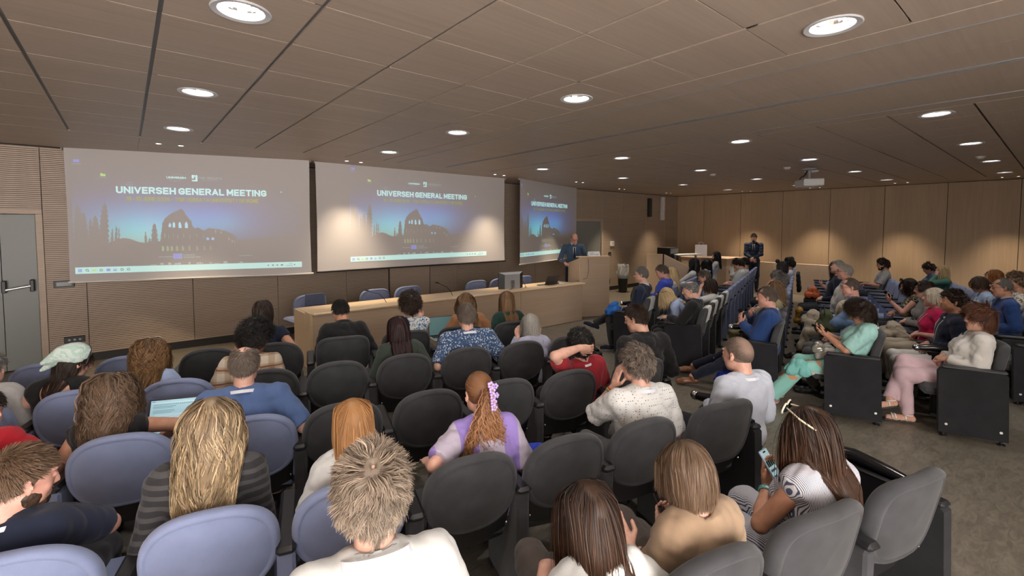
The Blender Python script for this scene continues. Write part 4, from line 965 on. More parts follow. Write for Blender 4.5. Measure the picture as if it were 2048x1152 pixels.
def pattern(name, kind, c1, c2, c3=None, scale=40.0):
    """printed or woven cloth in the garment's own space"""
    if name in MATS: return MATS[name]
    m = nmat(name, c1, .85, spec=.25, sheen=.1); tc = N(m, 'ShaderNodeTexCoord')
    def mask_to(mask_node, out, base, top):
        x = N(m, 'ShaderNodeMix', data_type='RGBA'); L(m, mask_node, out, x, 'Factor')
        if isinstance(base, tuple): x.inputs['A'].default_value = (*base, 1)
        else: L(m, base, 'Result', x, 'A')
        x.inputs['B'].default_value = (*top, 1); return x
    def thr(node, out, v, gt=True): t = N(m, 'ShaderNodeMath', operation='GREATER_THAN' if gt else 'LESS_THAN'); L(m, node, out, t, 0); t.inputs[1].default_value = v; return t
    if kind == 'dots':
        v = N(m, 'ShaderNodeTexVoronoi', i_Scale=scale, i_Randomness=.15); L(m, tc, 'Object', v, 'Vector'); x = mask_to(thr(v, 'Distance', .20, False), 0, c1, c2)
    elif kind == 'flecks':
        v = N(m, 'ShaderNodeTexVoronoi', i_Scale=scale, i_Randomness=1.0); L(m, tc, 'Object', v, 'Vector'); n = N(m, 'ShaderNodeTexNoise', i_Scale=scale*1.3, i_Detail=2.0); L(m, tc, 'Object', n, 'Vector')
        x = mask_to(thr(v, 'Distance', .30, False), 0, c1, c2); x = mask_to(thr(n, 'Fac', .60), 0, x, c3 or c2)
    elif kind == 'stripes':
        w = N(m, 'ShaderNodeTexWave', i_Scale=scale, i_Distortion=.4); w.bands_direction = 'X'; L(m, tc, 'Object', w, 'Vector'); x = mask_to(thr(w, 'Fac', .62), 0, c1, c2)
    elif kind == 'plaid':
        w = N(m, 'ShaderNodeTexWave', i_Scale=scale, i_Distortion=.3); w.bands_direction = 'X'; L(m, tc, 'Object', w, 'Vector'); w2 = N(m, 'ShaderNodeTexWave', i_Scale=scale, i_Distortion=.3); w2.bands_direction = 'Z'; L(m, tc, 'Object', w2, 'Vector')
        a = N(m, 'ShaderNodeMath', operation='MULTIPLY'); L(m, thr(w, 'Fac', .55), 0, a, 0); a.inputs[1].default_value = .5; b = N(m, 'ShaderNodeMath', operation='MULTIPLY'); L(m, thr(w2, 'Fac', .60), 0, b, 0); b.inputs[1].default_value = .5
        x = mask_to(a, 0, c1, c2); x = mask_to(b, 0, x, c2)
        if c3: w3 = N(m, 'ShaderNodeTexWave', i_Scale=scale, i_Distortion=.3); w3.bands_direction = 'Z'; L(m, tc, 'Object', w3, 'Vector'); x = mask_to(thr(w3, 'Fac', .965), 0, x, c3)
    elif kind == 'hbands':
        w = N(m, 'ShaderNodeTexWave', i_Scale=scale); w.bands_direction = 'Z'; L(m, tc, 'Object', w, 'Vector'); x = mask_to(thr(w, 'Fac', .62), 0, c1, c2)
    elif kind == 'floral':
        n = N(m, 'ShaderNodeTexNoise', i_Scale=scale, i_Detail=1.0, i_Distortion=2.2); L(m, tc, 'Object', n, 'Vector'); x = mask_to(thr(n, 'Fac', .56), 0, c1, c2)
        n2 = N(m, 'ShaderNodeTexNoise', i_Scale=scale*1.6, i_Detail=1.0, i_Distortion=1.0); L(m, tc, 'Object', n2, 'Vector'); x = mask_to(thr(n2, 'Fac', .63), 0, x, c3 or c2)
    L(m, x, 'Result', bsdf(m), 'Base Color')
    n3 = N(m, 'ShaderNodeTexNoise', i_Scale=500.0, i_Detail=1.0); L(m, tc, 'Object', n3, 'Vector'); bp = N(m, 'ShaderNodeBump', i_Strength=.15, i_Distance=.001); L(m, n3, 'Fac', bp, 'Height'); L(m, bp, 0, bsdf(m), 'Normal')
    return m
def cl(name, c): return fabric(name, c, .10, scale=500.0, rough=.88, sheen=.12, bump=.18)
# ------------------------------------------------------------------ hair
HAIRC = {  # root colour, tip colour, spread
 'black': ((.008,.007,.007), (.014,.011,.010), .4), 'darkbrown': ((.018,.010,.007), (.035,.019,.012), .4), 'brown': ((.045,.026,.016), (.075,.043,.026), .4), 'lightbrown': ((.09,.057,.036), (.16,.10,.062), .4),
 'ashbrown': ((.15,.112,.083), (.26,.205,.155), .45), 'goldbrown': ((.075,.040,.019), (.26,.145,.062), .5), 'copper': ((.28,.125,.045), (.50,.27,.11), .35), 'redbrown': ((.11,.042,.018), (.38,.185,.085), .4),
 'burgundy': ((.016,.005,.005), (.032,.008,.008), .4), 'darkblond': ((.13,.088,.052), (.50,.37,.22), .5), 'blond': ((.40,.28,.14), (.62,.48,.28), .3), 'platinum': ((.55,.48,.38), (.70,.64,.53), .25), 'silver': ((.26,.24,.21), (.42,.40,.36), .4),
 'grey': ((.085,.078,.072), (.24,.225,.21), .7), 'greybrown': ((.075,.055,.043), (.165,.13,.105), .5), 'auburn': ((.050,.018,.010), (.14,.055,.028), .5), 'ombre': ((.016,.010,.008), (.10,.045,.022), .35), 'ginger': ((.20,.075,.022), (.34,.15,.05), .4), 'bluegrey': ((.10,.10,.10),(.30,.30,.29),.6)}
SCALP = np.array([.079, .099, .103]); SC0 = np.array([0, -.010, .018])
STYLE = {
 #          length  lift  grav stiff  curl  freq  vol    part      clump
 'short':   dict(L=.034, lift=.16, g=.10, st=.85, curl=.0015, fq=40, vol=.007, flow='whorl', w=.75, nm=1.5, fn=.22),
 'messy':   dict(L=.070, lift=.26, g=.10, st=.80, curl=.008, fq=42, vol=.019, flow='whorl', w=.9, clump=.5, nm=1.5),
 'buzz':    dict(L=.007, lift=.30, g=.0, st=.9, curl=0, fq=1, vol=.002, flow='whorl', w=.5, nm=1.8, fn=.2),
 'curlyshort': dict(L=.085, lift=.65, g=.14, st=.82, curl=.010, fq=120, vol=.030, flow='whorl', w=.8, clump=.25, nm=1.5),
 'bob':     dict(xl=0.085, L=.25, lift=.10, g=.55, st=.70, curl=.002, fq=14, vol=.010, pinch=.985, flow='part', w=.8, nm=1.3, even=.5),
 'straight': dict(xl=0.098, L=.44, lift=.05, g=.60, st=.70, curl=.0015, fq=10, vol=.007, pinch=.985, flow='part', w=.8, nm=1.3, even=.4),
 'wavy':    dict(dx=.6, xl=0.115, L=.46, lift=.1, g=.55, st=.70, curl=.013, fq=22, vol=.012, pinch=.985, flow='part', w=1.3, clump=.7, nm=1.2, even=.35),
 'curlylong': dict(dx=.7, xl=0.130, L=.38, lift=.25, g=.45, st=.72, curl=.015, fq=50, vol=.018, pinch=.99, flow='part', w=1.2, clump=.62, nm=1.3, even=.35),
 'up':      dict(gather=1, L=.22, lift=.02, g=.0, st=.5, curl=.001, fq=15, vol=.004, flow='back', w=.8, nm=1.4, fn=.07),
 'tucked':  dict(xl=.075, L=.22, lift=.0, g=.9, st=.55, curl=.001, fq=25, vol=.005, flow='back', w=.8, nm=1.2, fn=.08),
}
VOLK = .8
def hair_build(sty, colname, Rh, ch, colliders, rs, n=1200, wid=.0022, parent=None, cover='full', over=None, side=0.0):
    """Rh, ch: head rotation and centre in the person's space; strands are short ribbons over a soft inner mass"""
    P = dict(STYLE[sty]); P.update(over or {}); n = int(n*P.get('nm', 1)); P['vol'] *= VOLK
    d = rs.randn(n*6, 3); d /= np.linalg.norm(d, axis=1)[:, None]
    x, y, z = d.T
    front = np.where(y > 0, .62*y+.06, 0.75*y*.9-.02); keep = z > front-.06
    keep &= ~((np.abs(x) > .72) & (z < .05) & (y > -.25))
    if cover == 'receding': keep &= ~((y > .12) & (z > .55) & (z < 1.1) & (np.abs(x) < .75) & (y > .35-.2*np.abs(x)))
    if cover == 'crown': keep &= ~((z > .70) & (y > -.72) & (rs.rand(len(x)) < .75+.25*(z > .8)) & (np.abs(x) < .65))
    if cover == 'bald': keep &= (z < .48) & (y < .35)
    if cover == 'spot': keep &= ~((np.hypot(x, y+.62) < .14) & (z > .4))
    d = d[keep][:n]; n = len(d); x, y, z = d.T
    root = d*SCALP+SC0; nrm = d/SCALP; nrm /= np.linalg.norm(nrm, axis=1)[:, None]
    crown = np.array([.02, -.60, .80]); 
    if P['flow'] == 'whorl': fl = d-crown*(d@crown)[:, None]; fl += np.array([0, .25, -.1])
    elif P['flow'] == 'back': fl = np.tile(np.array([0, -1., .25]), (n, 1))+np.stack([-x*.3, 0*x, -.1+0*x], -1)
    elif P['flow'] == 'swept': fl = np.tile(np.array([.2, -1., .1]), (n, 1))
    else:
        fk = np.clip((y+.45)/.6, 0, 1)             # parted in front and on top, straight down at the back
        fl = np.stack([np.sign(x-side*.6+1e-3)*(1.1-.3*np.abs(x))*fk+x*.25*(1-fk), -.30-.5*(y < .2)*fk, -.5-.6*np.abs(x)-.6*(1-fk)], -1)
    fl -= nrm*np.sum(fl*nrm, 1)[:, None]; fl /= np.linalg.norm(fl, axis=1)[:, None]+1e-6
    fl += rs.randn(n, 3)*P.get('fn', .09 if P['flow'] == 'part' else .28)
    steps = 6 if P['L'] < .05 else (9 if P['L'] < .15 else 16)
    Ls = P['L']*(1-.22*rs.rand(n)*(1.3 if P['L'] > .2 else 1)); Ls *= np.where((y > .40) & (P['flow'] != 'part') & (P['L'] > .05), .55, 1.0); Ls *= 1-P.get('even', 0)*np.clip((.75-z)/1.4, 0, 1); off = P['vol']*(.25+.75*rs.rand(n))
    dr = fl+nrm*P['lift']; dr /= np.linalg.norm(dr, axis=1)[:, None]
    gdir = Rh.T@np.array([0, 0, -1.]); pts = [root.copy()]; p = root.copy(); cur = dr.copy()
    E = SCALP
    for k in range(steps):
        t = (k+1)/steps; tgt = fl*(1-t)**1.5*.8+gdir[None]*(P['g']*(1+2.0*t))
        if P.get('gather'): tgt = np.array([0, -.116, -.004])-p; gl = np.linalg.norm(tgt, axis=1)[:, None]; tgt = tgt/(gl+1e-6)*1.6
        cur = cur*P['st']+tgt*(1-P['st'])
        if P['L'] > .12: mx_ = (np.abs(p[:, 0]) > .066) & (p[:, 0]*cur[:, 0] > 0); cur[mx_, 0] *= P.get('dx', .3); my_ = (p[:, 1] < -.085) & (cur[:, 1] < 0); cur[my_, 1] *= .4
        cur /= np.linalg.norm(cur, axis=1)[:, None]+1e-6
        q = p+cur*(Ls/steps)[:, None]
        if P.get('gather'): gn = gl[:, 0] < .03; q[gn] = p[gn]*.5+np.array([0, -.116, -.004])*.5
        e = E[None]+off[:, None]*min(1, .25+2*t); u = (q-SC0)/e; rr = np.linalg.norm(u, axis=1); m = rr < 1; q[m] = (u[m]/rr[m][:, None])*e[m]+SC0
        fz = (q[:, 1] > .055) & (q[:, 2] < .05) & (q[:, 2] > -.16); q[fz, 0] = np.sign(q[fz, 0])*np.maximum(np.abs(q[fz, 0]), .068)
        nk = (q[:, 2] < -.02) & (q[:, 1] < .05)
        if P['L'] > .1 and nk.any():
            c_ = np.array([0, -.018]); v = q[nk][:, :2]-c_; r_ = np.linalg.norm(v, axis=1); mm = r_ < .062+off[nk]*.5; v[mm] = v[mm]/(r_[mm][:, None]+1e-6)*(.062+off[nk][mm]*.5)[:, None]; qq = q[nk]; qq[:, :2] = v+c_; q[nk] = qq
        w = q@Rh.T+ch
        for (ca, cb, cr) in colliders:
            ab = cb-ca; tt = np.clip(((w-ca)@ab)/(ab@ab+1e-9), 0, 1); cp = ca+tt[:, None]*ab; v = w-cp; r_ = np.linalg.norm(v, axis=1); R_ = cr+.004+off*.4; mm = r_ < R_
            v[mm, 1] += np.where(q[mm, 1] < .03, -.5, .35)*cr; r_ = np.linalg.norm(v, axis=1)
            w[mm] = cp[mm]+v[mm]/(r_[mm][:, None]+1e-6)*R_[mm][:, None]
        q = (w-ch)@Rh; lowp = (q[:, 2] < -.08) & (np.abs(q[:, 0]) > .055); q[lowp, 0] *= P.get('pinch', .985); xl = P.get('xl', 9.); ov = (q[:, 2] < -.05) & (np.abs(q[:, 0]) > xl); q[ov, 0] = np.sign(q[ov, 0])*(xl+(np.abs(q[ov, 0])-xl)*.55); q[ov & (q[:, 1] < .04), 1] -= .004
        cur = (q-p); cur /= np.linalg.norm(cur, axis=1)[:, None]+1e-6; p = q; pts.append(p.copy())
    A = np.stack(pts, 1)                                  # n, k, 3 in head space
    K = A.shape[1]; tt = np.linspace(0, 1, K)
    T = np.gradient(A, axis=1); T /= np.linalg.norm(T, axis=2)[..., None]+1e-9
    outw = A-(SC0+np.array([0, 0, -.05])); outw /= np.linalg.norm(outw, axis=2)[..., None]
    sd = np.cross(T, outw); sd /= np.linalg.norm(sd, axis=2)[..., None]+1e-9
    A0 = A.copy()
    if P.get('clump'):
        nc = max(8, n//22); ci = rs.choice(n, nc, False); D = np.stack([((root-root[c])**2).sum(1) for c in ci], 1); own = ci[D.argmin(1)]
        amt = P['clump']*np.clip(tt*1.5, 0, 1)[None, :, None]; A = A*(1-amt)+(A[own]+(A[:, :1]-A[own][:, :1])*.35)*amt; ph = (own*1.7)[:, None]; hand = np.where(own % 2, 1., -1.)[:, None]
        fqv = P['fq']*(.75+.5*((own*7919) % 100)/100)[:, None]
    else: ph = rs.rand(n)[:, None]*6; hand = 1.0; fqv = P['fq']*(.8+.4*rs.rand(n))[:, None]
    s_ = tt[None]*Ls[:, None]; am = P['curl']*np.clip(tt*2.2, 0, 1)[None]; arg = s_*fqv*1.9+ph+rs.randn(n)[:, None]*.35
    # only sideways and outwards, so that curls never dive into the head
    A = A+sd*(am*np.cos(arg)*hand)[..., None]+outw*(am*(.6+.6*np.sin(arg)))[..., None]
    T = np.gradient(A, axis=1); T /= np.linalg.norm(T, axis=2)[..., None]+1e-9
    tilt = outw+rs.randn(n, 1, 3)*.45; S_ = np.cross(T, tilt); S_ /= np.linalg.norm(S_, axis=2)[..., None]+1e-9
    wd = wid*P['w']*(.55+.9*rs.rand(n))[:, None]*(1-.75*tt[None]**3); Pl = (A-S_*wd[..., None]).reshape(-1, 3); Pr = (A+S_*wd[..., None]).reshape(-1, 3)
    c0, c1, sp = HAIRC[colname]; c0 = np.array(c0); c1 = np.array(c1)
    mixv = np.clip((tt[None]*.9+rs.randn(n)[:, None]*sp*.55-.05), 0, 1)[..., None]; cf = 1+.20*rs.randn(n)
    if P.get('clump'): cf = cf*(.70+.65*((own*2654435761) % 997)/997)
    C = (c0*(1-mixv)+c1*mixv)*cf[:, None, None].clip(.4, 1.8); C = C.reshape(-1, 3)
    idx = np.arange(n*K).reshape(n, K); a, b = idx[:, :-1].ravel(), idx[:, 1:].ravel(); N_ = n*K; F = np.stack([a, b, b+N_, a+N_], -1)
    V = np.concatenate([Pl, Pr])@Rh.T+ch; Cc = np.concatenate([C, C])
    # inner mass, kept just under the strands
    g = min(n, 150); gi = rs.choice(n, g, False); hh = .0075 if wid < .003 else .011
    short = P['L'] < .05; rv = .006+P['vol']*.22; G = (A0[gi]*.7+A[gi]*.3-outw[gi]*(rv*.8+.003))@Rh.T+ch
    lo = G.reshape(-1, 3).min(0)-.04; hi = G.reshape(-1, 3).max(0)+.04; lo = np.minimum(lo, ch-.14); hi = np.maximum(hi, ch+.15); fd = Field(lo, hi, hh)
    fd.ell(ch+Rh@(SC0+np.array([0, -.006, .004])), SCALP*(.980 if not short else .974)+P['vol']*(.22 if not short else .05), Rh, k=0)
    if not short:
        for i in range(g):
            st_ = 1 if K < 12 else 2
            for k in range(1, K-st_-(1 if K < 12 else 2), st_): fd.cone(G[i, k], rv*(1-.6*tt[k]**2), G[i, k+st_], rv*(1-.6*tt[k+st_]**2), k=.006)
    fd.ell(ch+Rh@np.array([0, .078, -.045]), (.068, .060, .088), Rh, op='sub', k=0); fd.ell(ch+Rh@np.array([0, .02, -.115]), (.09, .10, .06), Rh, op='sub', k=0) if P['L'] < .15 else None
    if P['L'] < .15:
        for q in (-1, 1): fd.ell(ch+Rh@np.array([q*.088, .02, -.045]), (.030, .034, .045), Rh, op='sub', k=0)
    if cover == 'crown': fd.ell(ch+Rh@np.array([0, -.035, .118]), (.052, .062, .040), Rh, op='sub', k=0)
    if cover == 'receding': fd.ell(ch+Rh@np.array([0, .065, .115]), (.062, .062, .060), Rh, op='sub', k=0)
    if cover == 'bald': fd.ell(ch+Rh@np.array([0, .02, .125]), (.095, .135, .080), Rh, op='sub', k=0)
    if cover == 'spot': fd.ell(ch+Rh@(SC0+np.array([.0, -.062, .098])), (.012, .014, .03), Rh, op='sub', k=0)
    V2, F2 = fd.arrays()
    if len(V2):
        base_c = (c0*.65+c1*.35)*(.75 if not short else 1.0)  # longer styles: shade under the strands put into the inner colour
        if sty == 'buzz': base_c = base_c*.55+np.array([.33, .20, .15])*.45
        V = np.concatenate([V, V2]); F = np.concatenate([F, F2+2*N_]); Cc = np.concatenate([Cc, np.tile(base_c, (len(V2), 1))])
    o = mesh_np('hair', V, F, hair_mat(), parent, col=Cc)
    return o
# ------------------------------------------------------------------ people
def ik(a, b, l1, l2, pole):
    a, b = np.asarray(a, float), np.asarray(b, float); v = b-a; d = np.linalg.norm(v); d2 = min(d, (l1+l2)*.998); v = v/(d+1e-9); b = a+v*d2 if d > d2 else b
    d = min(d, d2); d = max(d, abs(l1-l2)*1.02+1e-3); x = (l1*l1-l2*l2+d*d)/(2*d); h = math.sqrt(max(l1*l1-x*x, 0)); p = np.asarray(pole, float); p = p-v*(p@v); p /= np.linalg.norm(p)+1e-9
    return a+v*x+p*h, b
POSES = {  # wrist targets in the person's space (x right, y ahead, z up), elbow pull, palm direction and finger curl
 'lap':    ((.10, .42, .66), (.5, -.5, -.6), (-.7, .6, -.3), (0, 0, -1), .7),
 'knee':   ((.14, .52, .62), (.6, -.3, -.4), (-.2, .9, -.4), (0, 0, -1), .5),
 'arm':    ((.26, .42, .69), (.4, -.8, -.4), (0, 1, -.1), (0, 0, -1), .4),
 'phone':  ((.10, .40, .80), (.4, -.3, -.9), (-.25, .6, .7), (-.5, -.6, .5), .8),
 'type':   ((.12, .46, .70), (.6, -.3, -.5), (-.15, 1, -.1), (0, 0, -1), .55),
 'chin':   ((.10, .30, .98), (.5, .2, -.9), (-.4, .1, .9), (-.4, -.9, 0), .9),
 'down':   ((.26, .18, .52), (.5, -.6, 0), (0, .3, -1), (-1, 0, 0), .4),
 'fold':   ((-.08, .27, .80), (.6, .2, -.6), (-1, .2, .1), (0, -1, 0), .5),
}
def person(P):
    rs = np.random.RandomState(P.get('seed', 1)); near = P.get('near', 1); h = {2: .0065, 1: .0085, 0: .0125}[near]
    if 'row' in P: loc, a = seatpos(P['row'], P['s'])
    else: loc, a = Vector((*P['at'], 0)), math.radians(P['face'])
    a += math.radians(P.get('turn', 0))
    root = empty('person', loc, a); tag(root, P['label'], 'person', P.get('group'))
    stand = P.get('stand', False); fem = P.get('fem', False); W_ = P.get('wide', 1.0)
    top = P.get('top_z', 1.22); sc = 1.0
    lean = math.radians(P.get('lean', 3)); sl = math.radians(P.get('side', 0)); tw = math.radians(P.get('twist', 0))
    hipz = P.get('hipz', (.485 if P.get('row', 'R')[0] != 'R' else .50) if not stand else .93); hip = np.array([P.get('dx', 0), P.get('hy', .27) if not stand else 0., hipz])
    nk_tilt = math.radians(P.get('nod', 5)); 
    # torso scale so that the crown reaches the wanted height
    for _ in range(3):
        hv = STYLE[P.get('hair', 'short')]['vol']*.7; est = (.50*math.cos(lean)+.10*math.cos(lean+nk_tilt*.4)+.180*math.cos(nk_tilt*.6))*sc; sc *= (top-hv-hipz)/est
    sc = min(max(sc, .72), 1.12)
    R = rotZ(tw*.6)@rotY(sl)@rotX(-lean); Rt = rotZ(tw)@rotY(sl)@rotX(-lean*1.1)
    def T(p): p = np.array(p, float)*sc; t = min(max(p[2]/(.45*sc), 0), 1); return hip+(R*(1-t)+Rt*t)@p
    shw = (.183 if not fem else .158)*W_
    neck0 = T((0, -.005, .50)); hy = math.radians(P.get('look', 0)); Rh = rotZ(tw+hy)@rotY(math.radians(P.get('tilt', 0))+sl*.5)@rotX(-nk_tilt-lean*.3)
    hs = P.get('hs', .97)*(1.0 if not fem else .96)
    ndir = nz_(Rt@np.array([0, .18, 1])+Rh@np.array([0, 0, 1.]))
    hc = neck0+ndir*.055*sc+Rh@np.array([0, .028, .115])*hs
    if 'hdx' in P: hc = hc+np.array(P['hdx'])
    # arms
    arms = {}
    for sgn, key in ((1, 'R'), (-1, 'L')):
        pose = P.get('arm'+key, P.get('arms', 'lap')); sh = T((sgn*shw, -.005, .450)); l1, l2 = (.275*sc**.5, .245*sc**.5) if not stand else (.30, .26)
        if isinstance(pose, str): w, pole, fd, pn, cu = POSES[pose]; jit = rs.randn(3)*.012; w = np.array(w)*np.array([sgn, 1, 1])+jit*(not stand)+np.array([P.get('dx', 0), 0, 0]); pole = np.array(pole)*np.array([sgn, 1, 1]); fd = np.array(fd)*np.array([sgn, 1, 1]); pn = np.array(pn)*np.array([sgn, 1, 1])
        else: w, pole, fd, pn, cu = [np.array(q, float) if not np.isscalar(q) else q for q in pose]
        el, w = ik(sh, w, l1, l2, pole); arms[key] = (sh, el, np.array(w, float), nz_(fd), nz_(pn), cu)
    # legs
    legs = {}
    cross = P.get('cross'); kl1, kl2 = .42, .42
    for sgn, key in ((1, 'R'), (-1, 'L')):
        hj = hip+np.array([sgn*.085, 0, -.01])
        if stand: kn = hj+np.array([sgn*.015, .02, -.43]); an = np.array([hip[0]+sgn*.10, -.01, .09]); fdir = nz_((sgn*.25, 1, 0))
        else:
            tgt = P.get('leg'+key)
            if tgt is not None: an = np.array(tgt[0], float); kn, an = ik(hj, an, kl1, kl2, np.array(tgt[1], float)); fdir = nz_(tgt[2])
            elif cross == key: kn = hj+np.array([-sgn*.06, .40, .085]); an = kn+np.array([-sgn*.14, .12, -.36]); fdir = nz_((-sgn*.3, 1, -.25))
            else: kn = hj+np.array([sgn*(.05 if not cross else -.0), .42, -.02+(.0)]); an = np.array([kn[0]+sgn*.0, kn[1]-.04+P.get('foot', 0), .085]); fdir = nz_((sgn*.15, 1, -.0))
        legs[key] = (hj, kn, an, fdir)
    # ---- body
    pts = [hc+.14, hc-.14, hip+.2, hip-.2]+[q for A in arms.values() for q in A[:3]]+[A[2]+A[3]*.2 for A in arms.values()]+[q for A in legs.values() for q in A[:3]]+[A[2]+A[3]*.24 for A in legs.values()]
    pts = np.array(pts); lo = pts.min(0)-.10; hi = pts.max(0)+.10; lo[2] = max(lo[2], -.01)
    f = Field(lo, hi, h)
    def torso(F, g, k=.03):
        F.ell(T((0, .0, .04)), ((.158 if not fem else .168)*W_+g, .118*W_+g, .115+g), R, k)
        F.ell(T((0, .012, .17)), ((.140 if not fem else .125)*W_+g, .105*W_+g, .15+g), R, k)
        F.ell(T((0, 0, .33)), ((.160 if not fem else .142)*W_+g, .108*W_+g, .155+g), Rt, k)
        F.cone(T((-shw+.02, -.008, .44)), .060+g, T((shw-.02, -.008, .44)), .060+g, k)
        F.cone(T((-.06*W_, -.012, .47)), .052+g, T((.06*W_, -.012, .47)), .052+g, k)
        if fem:
            for q in (-1, 1): F.ell(T((q*.068, .095, .31)), (.058+g, .05+g, .058+g), Rt, .02)
    torso(f, 0)
    f.cone(T((0, -.01, .48)), .060 if not fem else .050, hc+Rh@np.array([0, -.028, -.06]), .054 if not fem else .045, .02)
    for key, (sh, el, w, fd, pn, cu) in arms.items():
        q = .9 if fem else 1.0; f.cone(sh, .050*q*W_**.5, el, .039*q, .015); f.cone(el, .039*q, el+(w-el)*.35, .040*q, .01); f.cone(el+(w-el)*.35, .040*q, w, .026*q, .01)
        sgn = 1 if key == 'R' else -1; sd = np.cross(fd, pn)*sgn; q = .93 if fem else 1.0
        pn2 = nz_(pn-fd*(pn@fd)); sd = nz_(np.cross(fd, pn2))*sgn
        M = np.stack([sd, fd, pn2], 1); f.ell(w+fd*.045*q, (.040*q, .052*q, .016*q), M, .010)
        f.cone(w, .024*q, w+fd*.03*q, .026*q, .008)
        # sd points to the thumb side
        for i, (ox, ln, r) in enumerate(((.030, .070, .0088), (.010, .078, .0092), (-.011, .072, .0088), (-.031, .056, .0078))):
            b0 = w+fd*.082*q+sd*ox*q; a1 = cu*.8+.05*i; d1 = nz_(fd*math.cos(a1)+pn2*math.sin(a1)+sd*ox*1.5); b1 = b0+d1*ln*.52*q; a2 = a1+cu*.9; d2 = nz_(fd*math.cos(a2)+pn2*math.sin(a2)); b2 = b1+d2*ln*.48*q
            f.cone(b0-fd*.02, r*q, b1, r*.95*q, .003); f.cone(b1, r*.95*q, b2, r*.8*q, .001)
        t0 = w+fd*.022*q+sd*.026*q; t1 = t0+nz_(sd*.8+fd*.7+pn2*.35)*.042*q; t2 = t1+nz_(sd*.15+fd*1+pn2*.5)*.034*q
        f.cone(t0, .0135*q, t1, .011*q, .006); f.cone(t1, .0105*q, t2, .009*q, .001)
    for key, (hj, kn, an, fdir) in legs.items():
        f.cone(hj, .080*W_**.5, kn, .056, .03); f.cone(kn, .055, kn+(an-kn)*.35, .056, .015); f.cone(kn+(an-kn)*.35, .056, an, .037, .015)
        hl = an-fdir*.035+np.array([0, 0, -.045]); to = an+fdir*.15+np.array([0, 0, -.055]); f.cone(an, .036, hl, .032, .01); f.cone(hl, .030, an+fdir*.10+np.array([0, 0, -.05]), .034, .01); f.cone(an+fdir*.10+np.array([0, 0, -.05]), .034, to, .026, .01)
    # head
    def H(p): return hc+Rh@(np.array(p, float)*hs)
    def he(p, r, k=.012, Rr=None, op='u', F=f): F.ell(H(p), np.array(r)*hs, Rh if Rr is None else Rh@Rr, k, op)
    he((0, -.012, .022), (.074, .094, .094)); he((0, .030, -.020), (.062, .066, .085), .02); he((0, .045, -.075), (.046, .050, .042), .02)
    f.cone(H((0, .050, -.095)), .020*hs, H((0, .074, -.103)), .016*hs, .015)
    for q in (-1, 1):
        he((q*.048, .020, -.060), (.018, .040, .030), .02); he((q*.036, .062, -.030), (.020, .018, .018), .015)
        he((q*.032, .091, .012), (.017, .013, .010), .004, op='sub'); he((q*.030, .082, .010), (.0145, .012, .0125), .001)
        E_ = rotZ(q*-.45)@rotX(.15); he((q*.079, -.004, -.008), (.007, .018, .031), .003, E_); he((q*.084, .002, -.004), (.004, .010, .018), 0, E_, 'sub'); he((q*.077, .002, -.034), (.005, .008, .010), .003)
        f.cone(H((q*.012, .088, .034)), .008*hs, H((q*.044, .078, .036)), .008*hs, .010)
    f.cone(H((0, .090, .022)), .008*hs, H((0, .108, -.022)), .012*hs, .008)
    for q in (-1, 1): he((q*.011, .098, -.027), (.008, .010, .007), .004)
    f.cone(H((-.016, .090, -.055)), .0065*hs, H((.016, .090, -.055)), .0065*hs, .004); f.cone(H((-.013, .088, -.066)), .007*hs, H((.013, .088, -.066)), .007*hs, .003)
    V, F_ = f.arrays(); sk = skin(P.get('skin', 'fair'))
    # lips take their own tone by place
    lip = nmat('lips', (.36, .13, .11), .4); cen = V[F_].mean(1); lc = (cen-hc)@Rh/hs
    mi = ((np.abs(lc[:, 0]) < .020) & (lc[:, 1] > .088) & (lc[:, 2] < -.050) & (lc[:, 2] > -.072)).astype(np.int32)
    mesh_np('body', V, F_, [sk, lip], root, mi=mi)
    # eyes and brows
    b = MB()
    for q in (-1, 1):
        b = MB(); b.ball(tuple(H((q*.030, .0795, .0105))), .0115*hs, 8, 0); b.ball(tuple(H((q*.030, .0862, .0100))), .0060*hs, 6, 1); b.build('eye', [nmat('eye white', (.62, .58, .55), .25), nmat('iris', (.035, .02, .012), .15)], root, smooth='all')
    hcol = HAIRC[P.get('hc', 'brown')]; bm = nmat('brow '+P.get('hc', 'brown'), tuple(.5*(hcol[0][i]+hcol[1][i])*.8 for i in range(3)), .7)
    b = MB()
    for q in (-1, 1): b.tube([tuple(H((q*.013, .0985, .034))), tuple(H((q*.030, .0955, .041))), tuple(H((q*.047, .083, .035)))], [.0035*hs, .0042*hs, .002*hs], 6)
    b.build('eyebrows', bm, root, smooth='all')
    # ---- clothes
    def garment(name, mat, fill, amp=.004, fq=26, seed=0, hh=None):
        F = Field(lo-.02, hi+.02, hh or h*1.15); fill(F)
        if near: F.wrinkle(amp*1.7, fq, seed)
        V, Q = F.arrays()
        return mesh_np(name, V, Q, mat, root)
    tp = P.get('top'); sleeve = P.get('sleeve', 1.0); g = P.get('loose', .010)+(.006 if P.get('suit') and not stand else 0)-(.004 if stand else 0); seed = P.get('seed', 1)
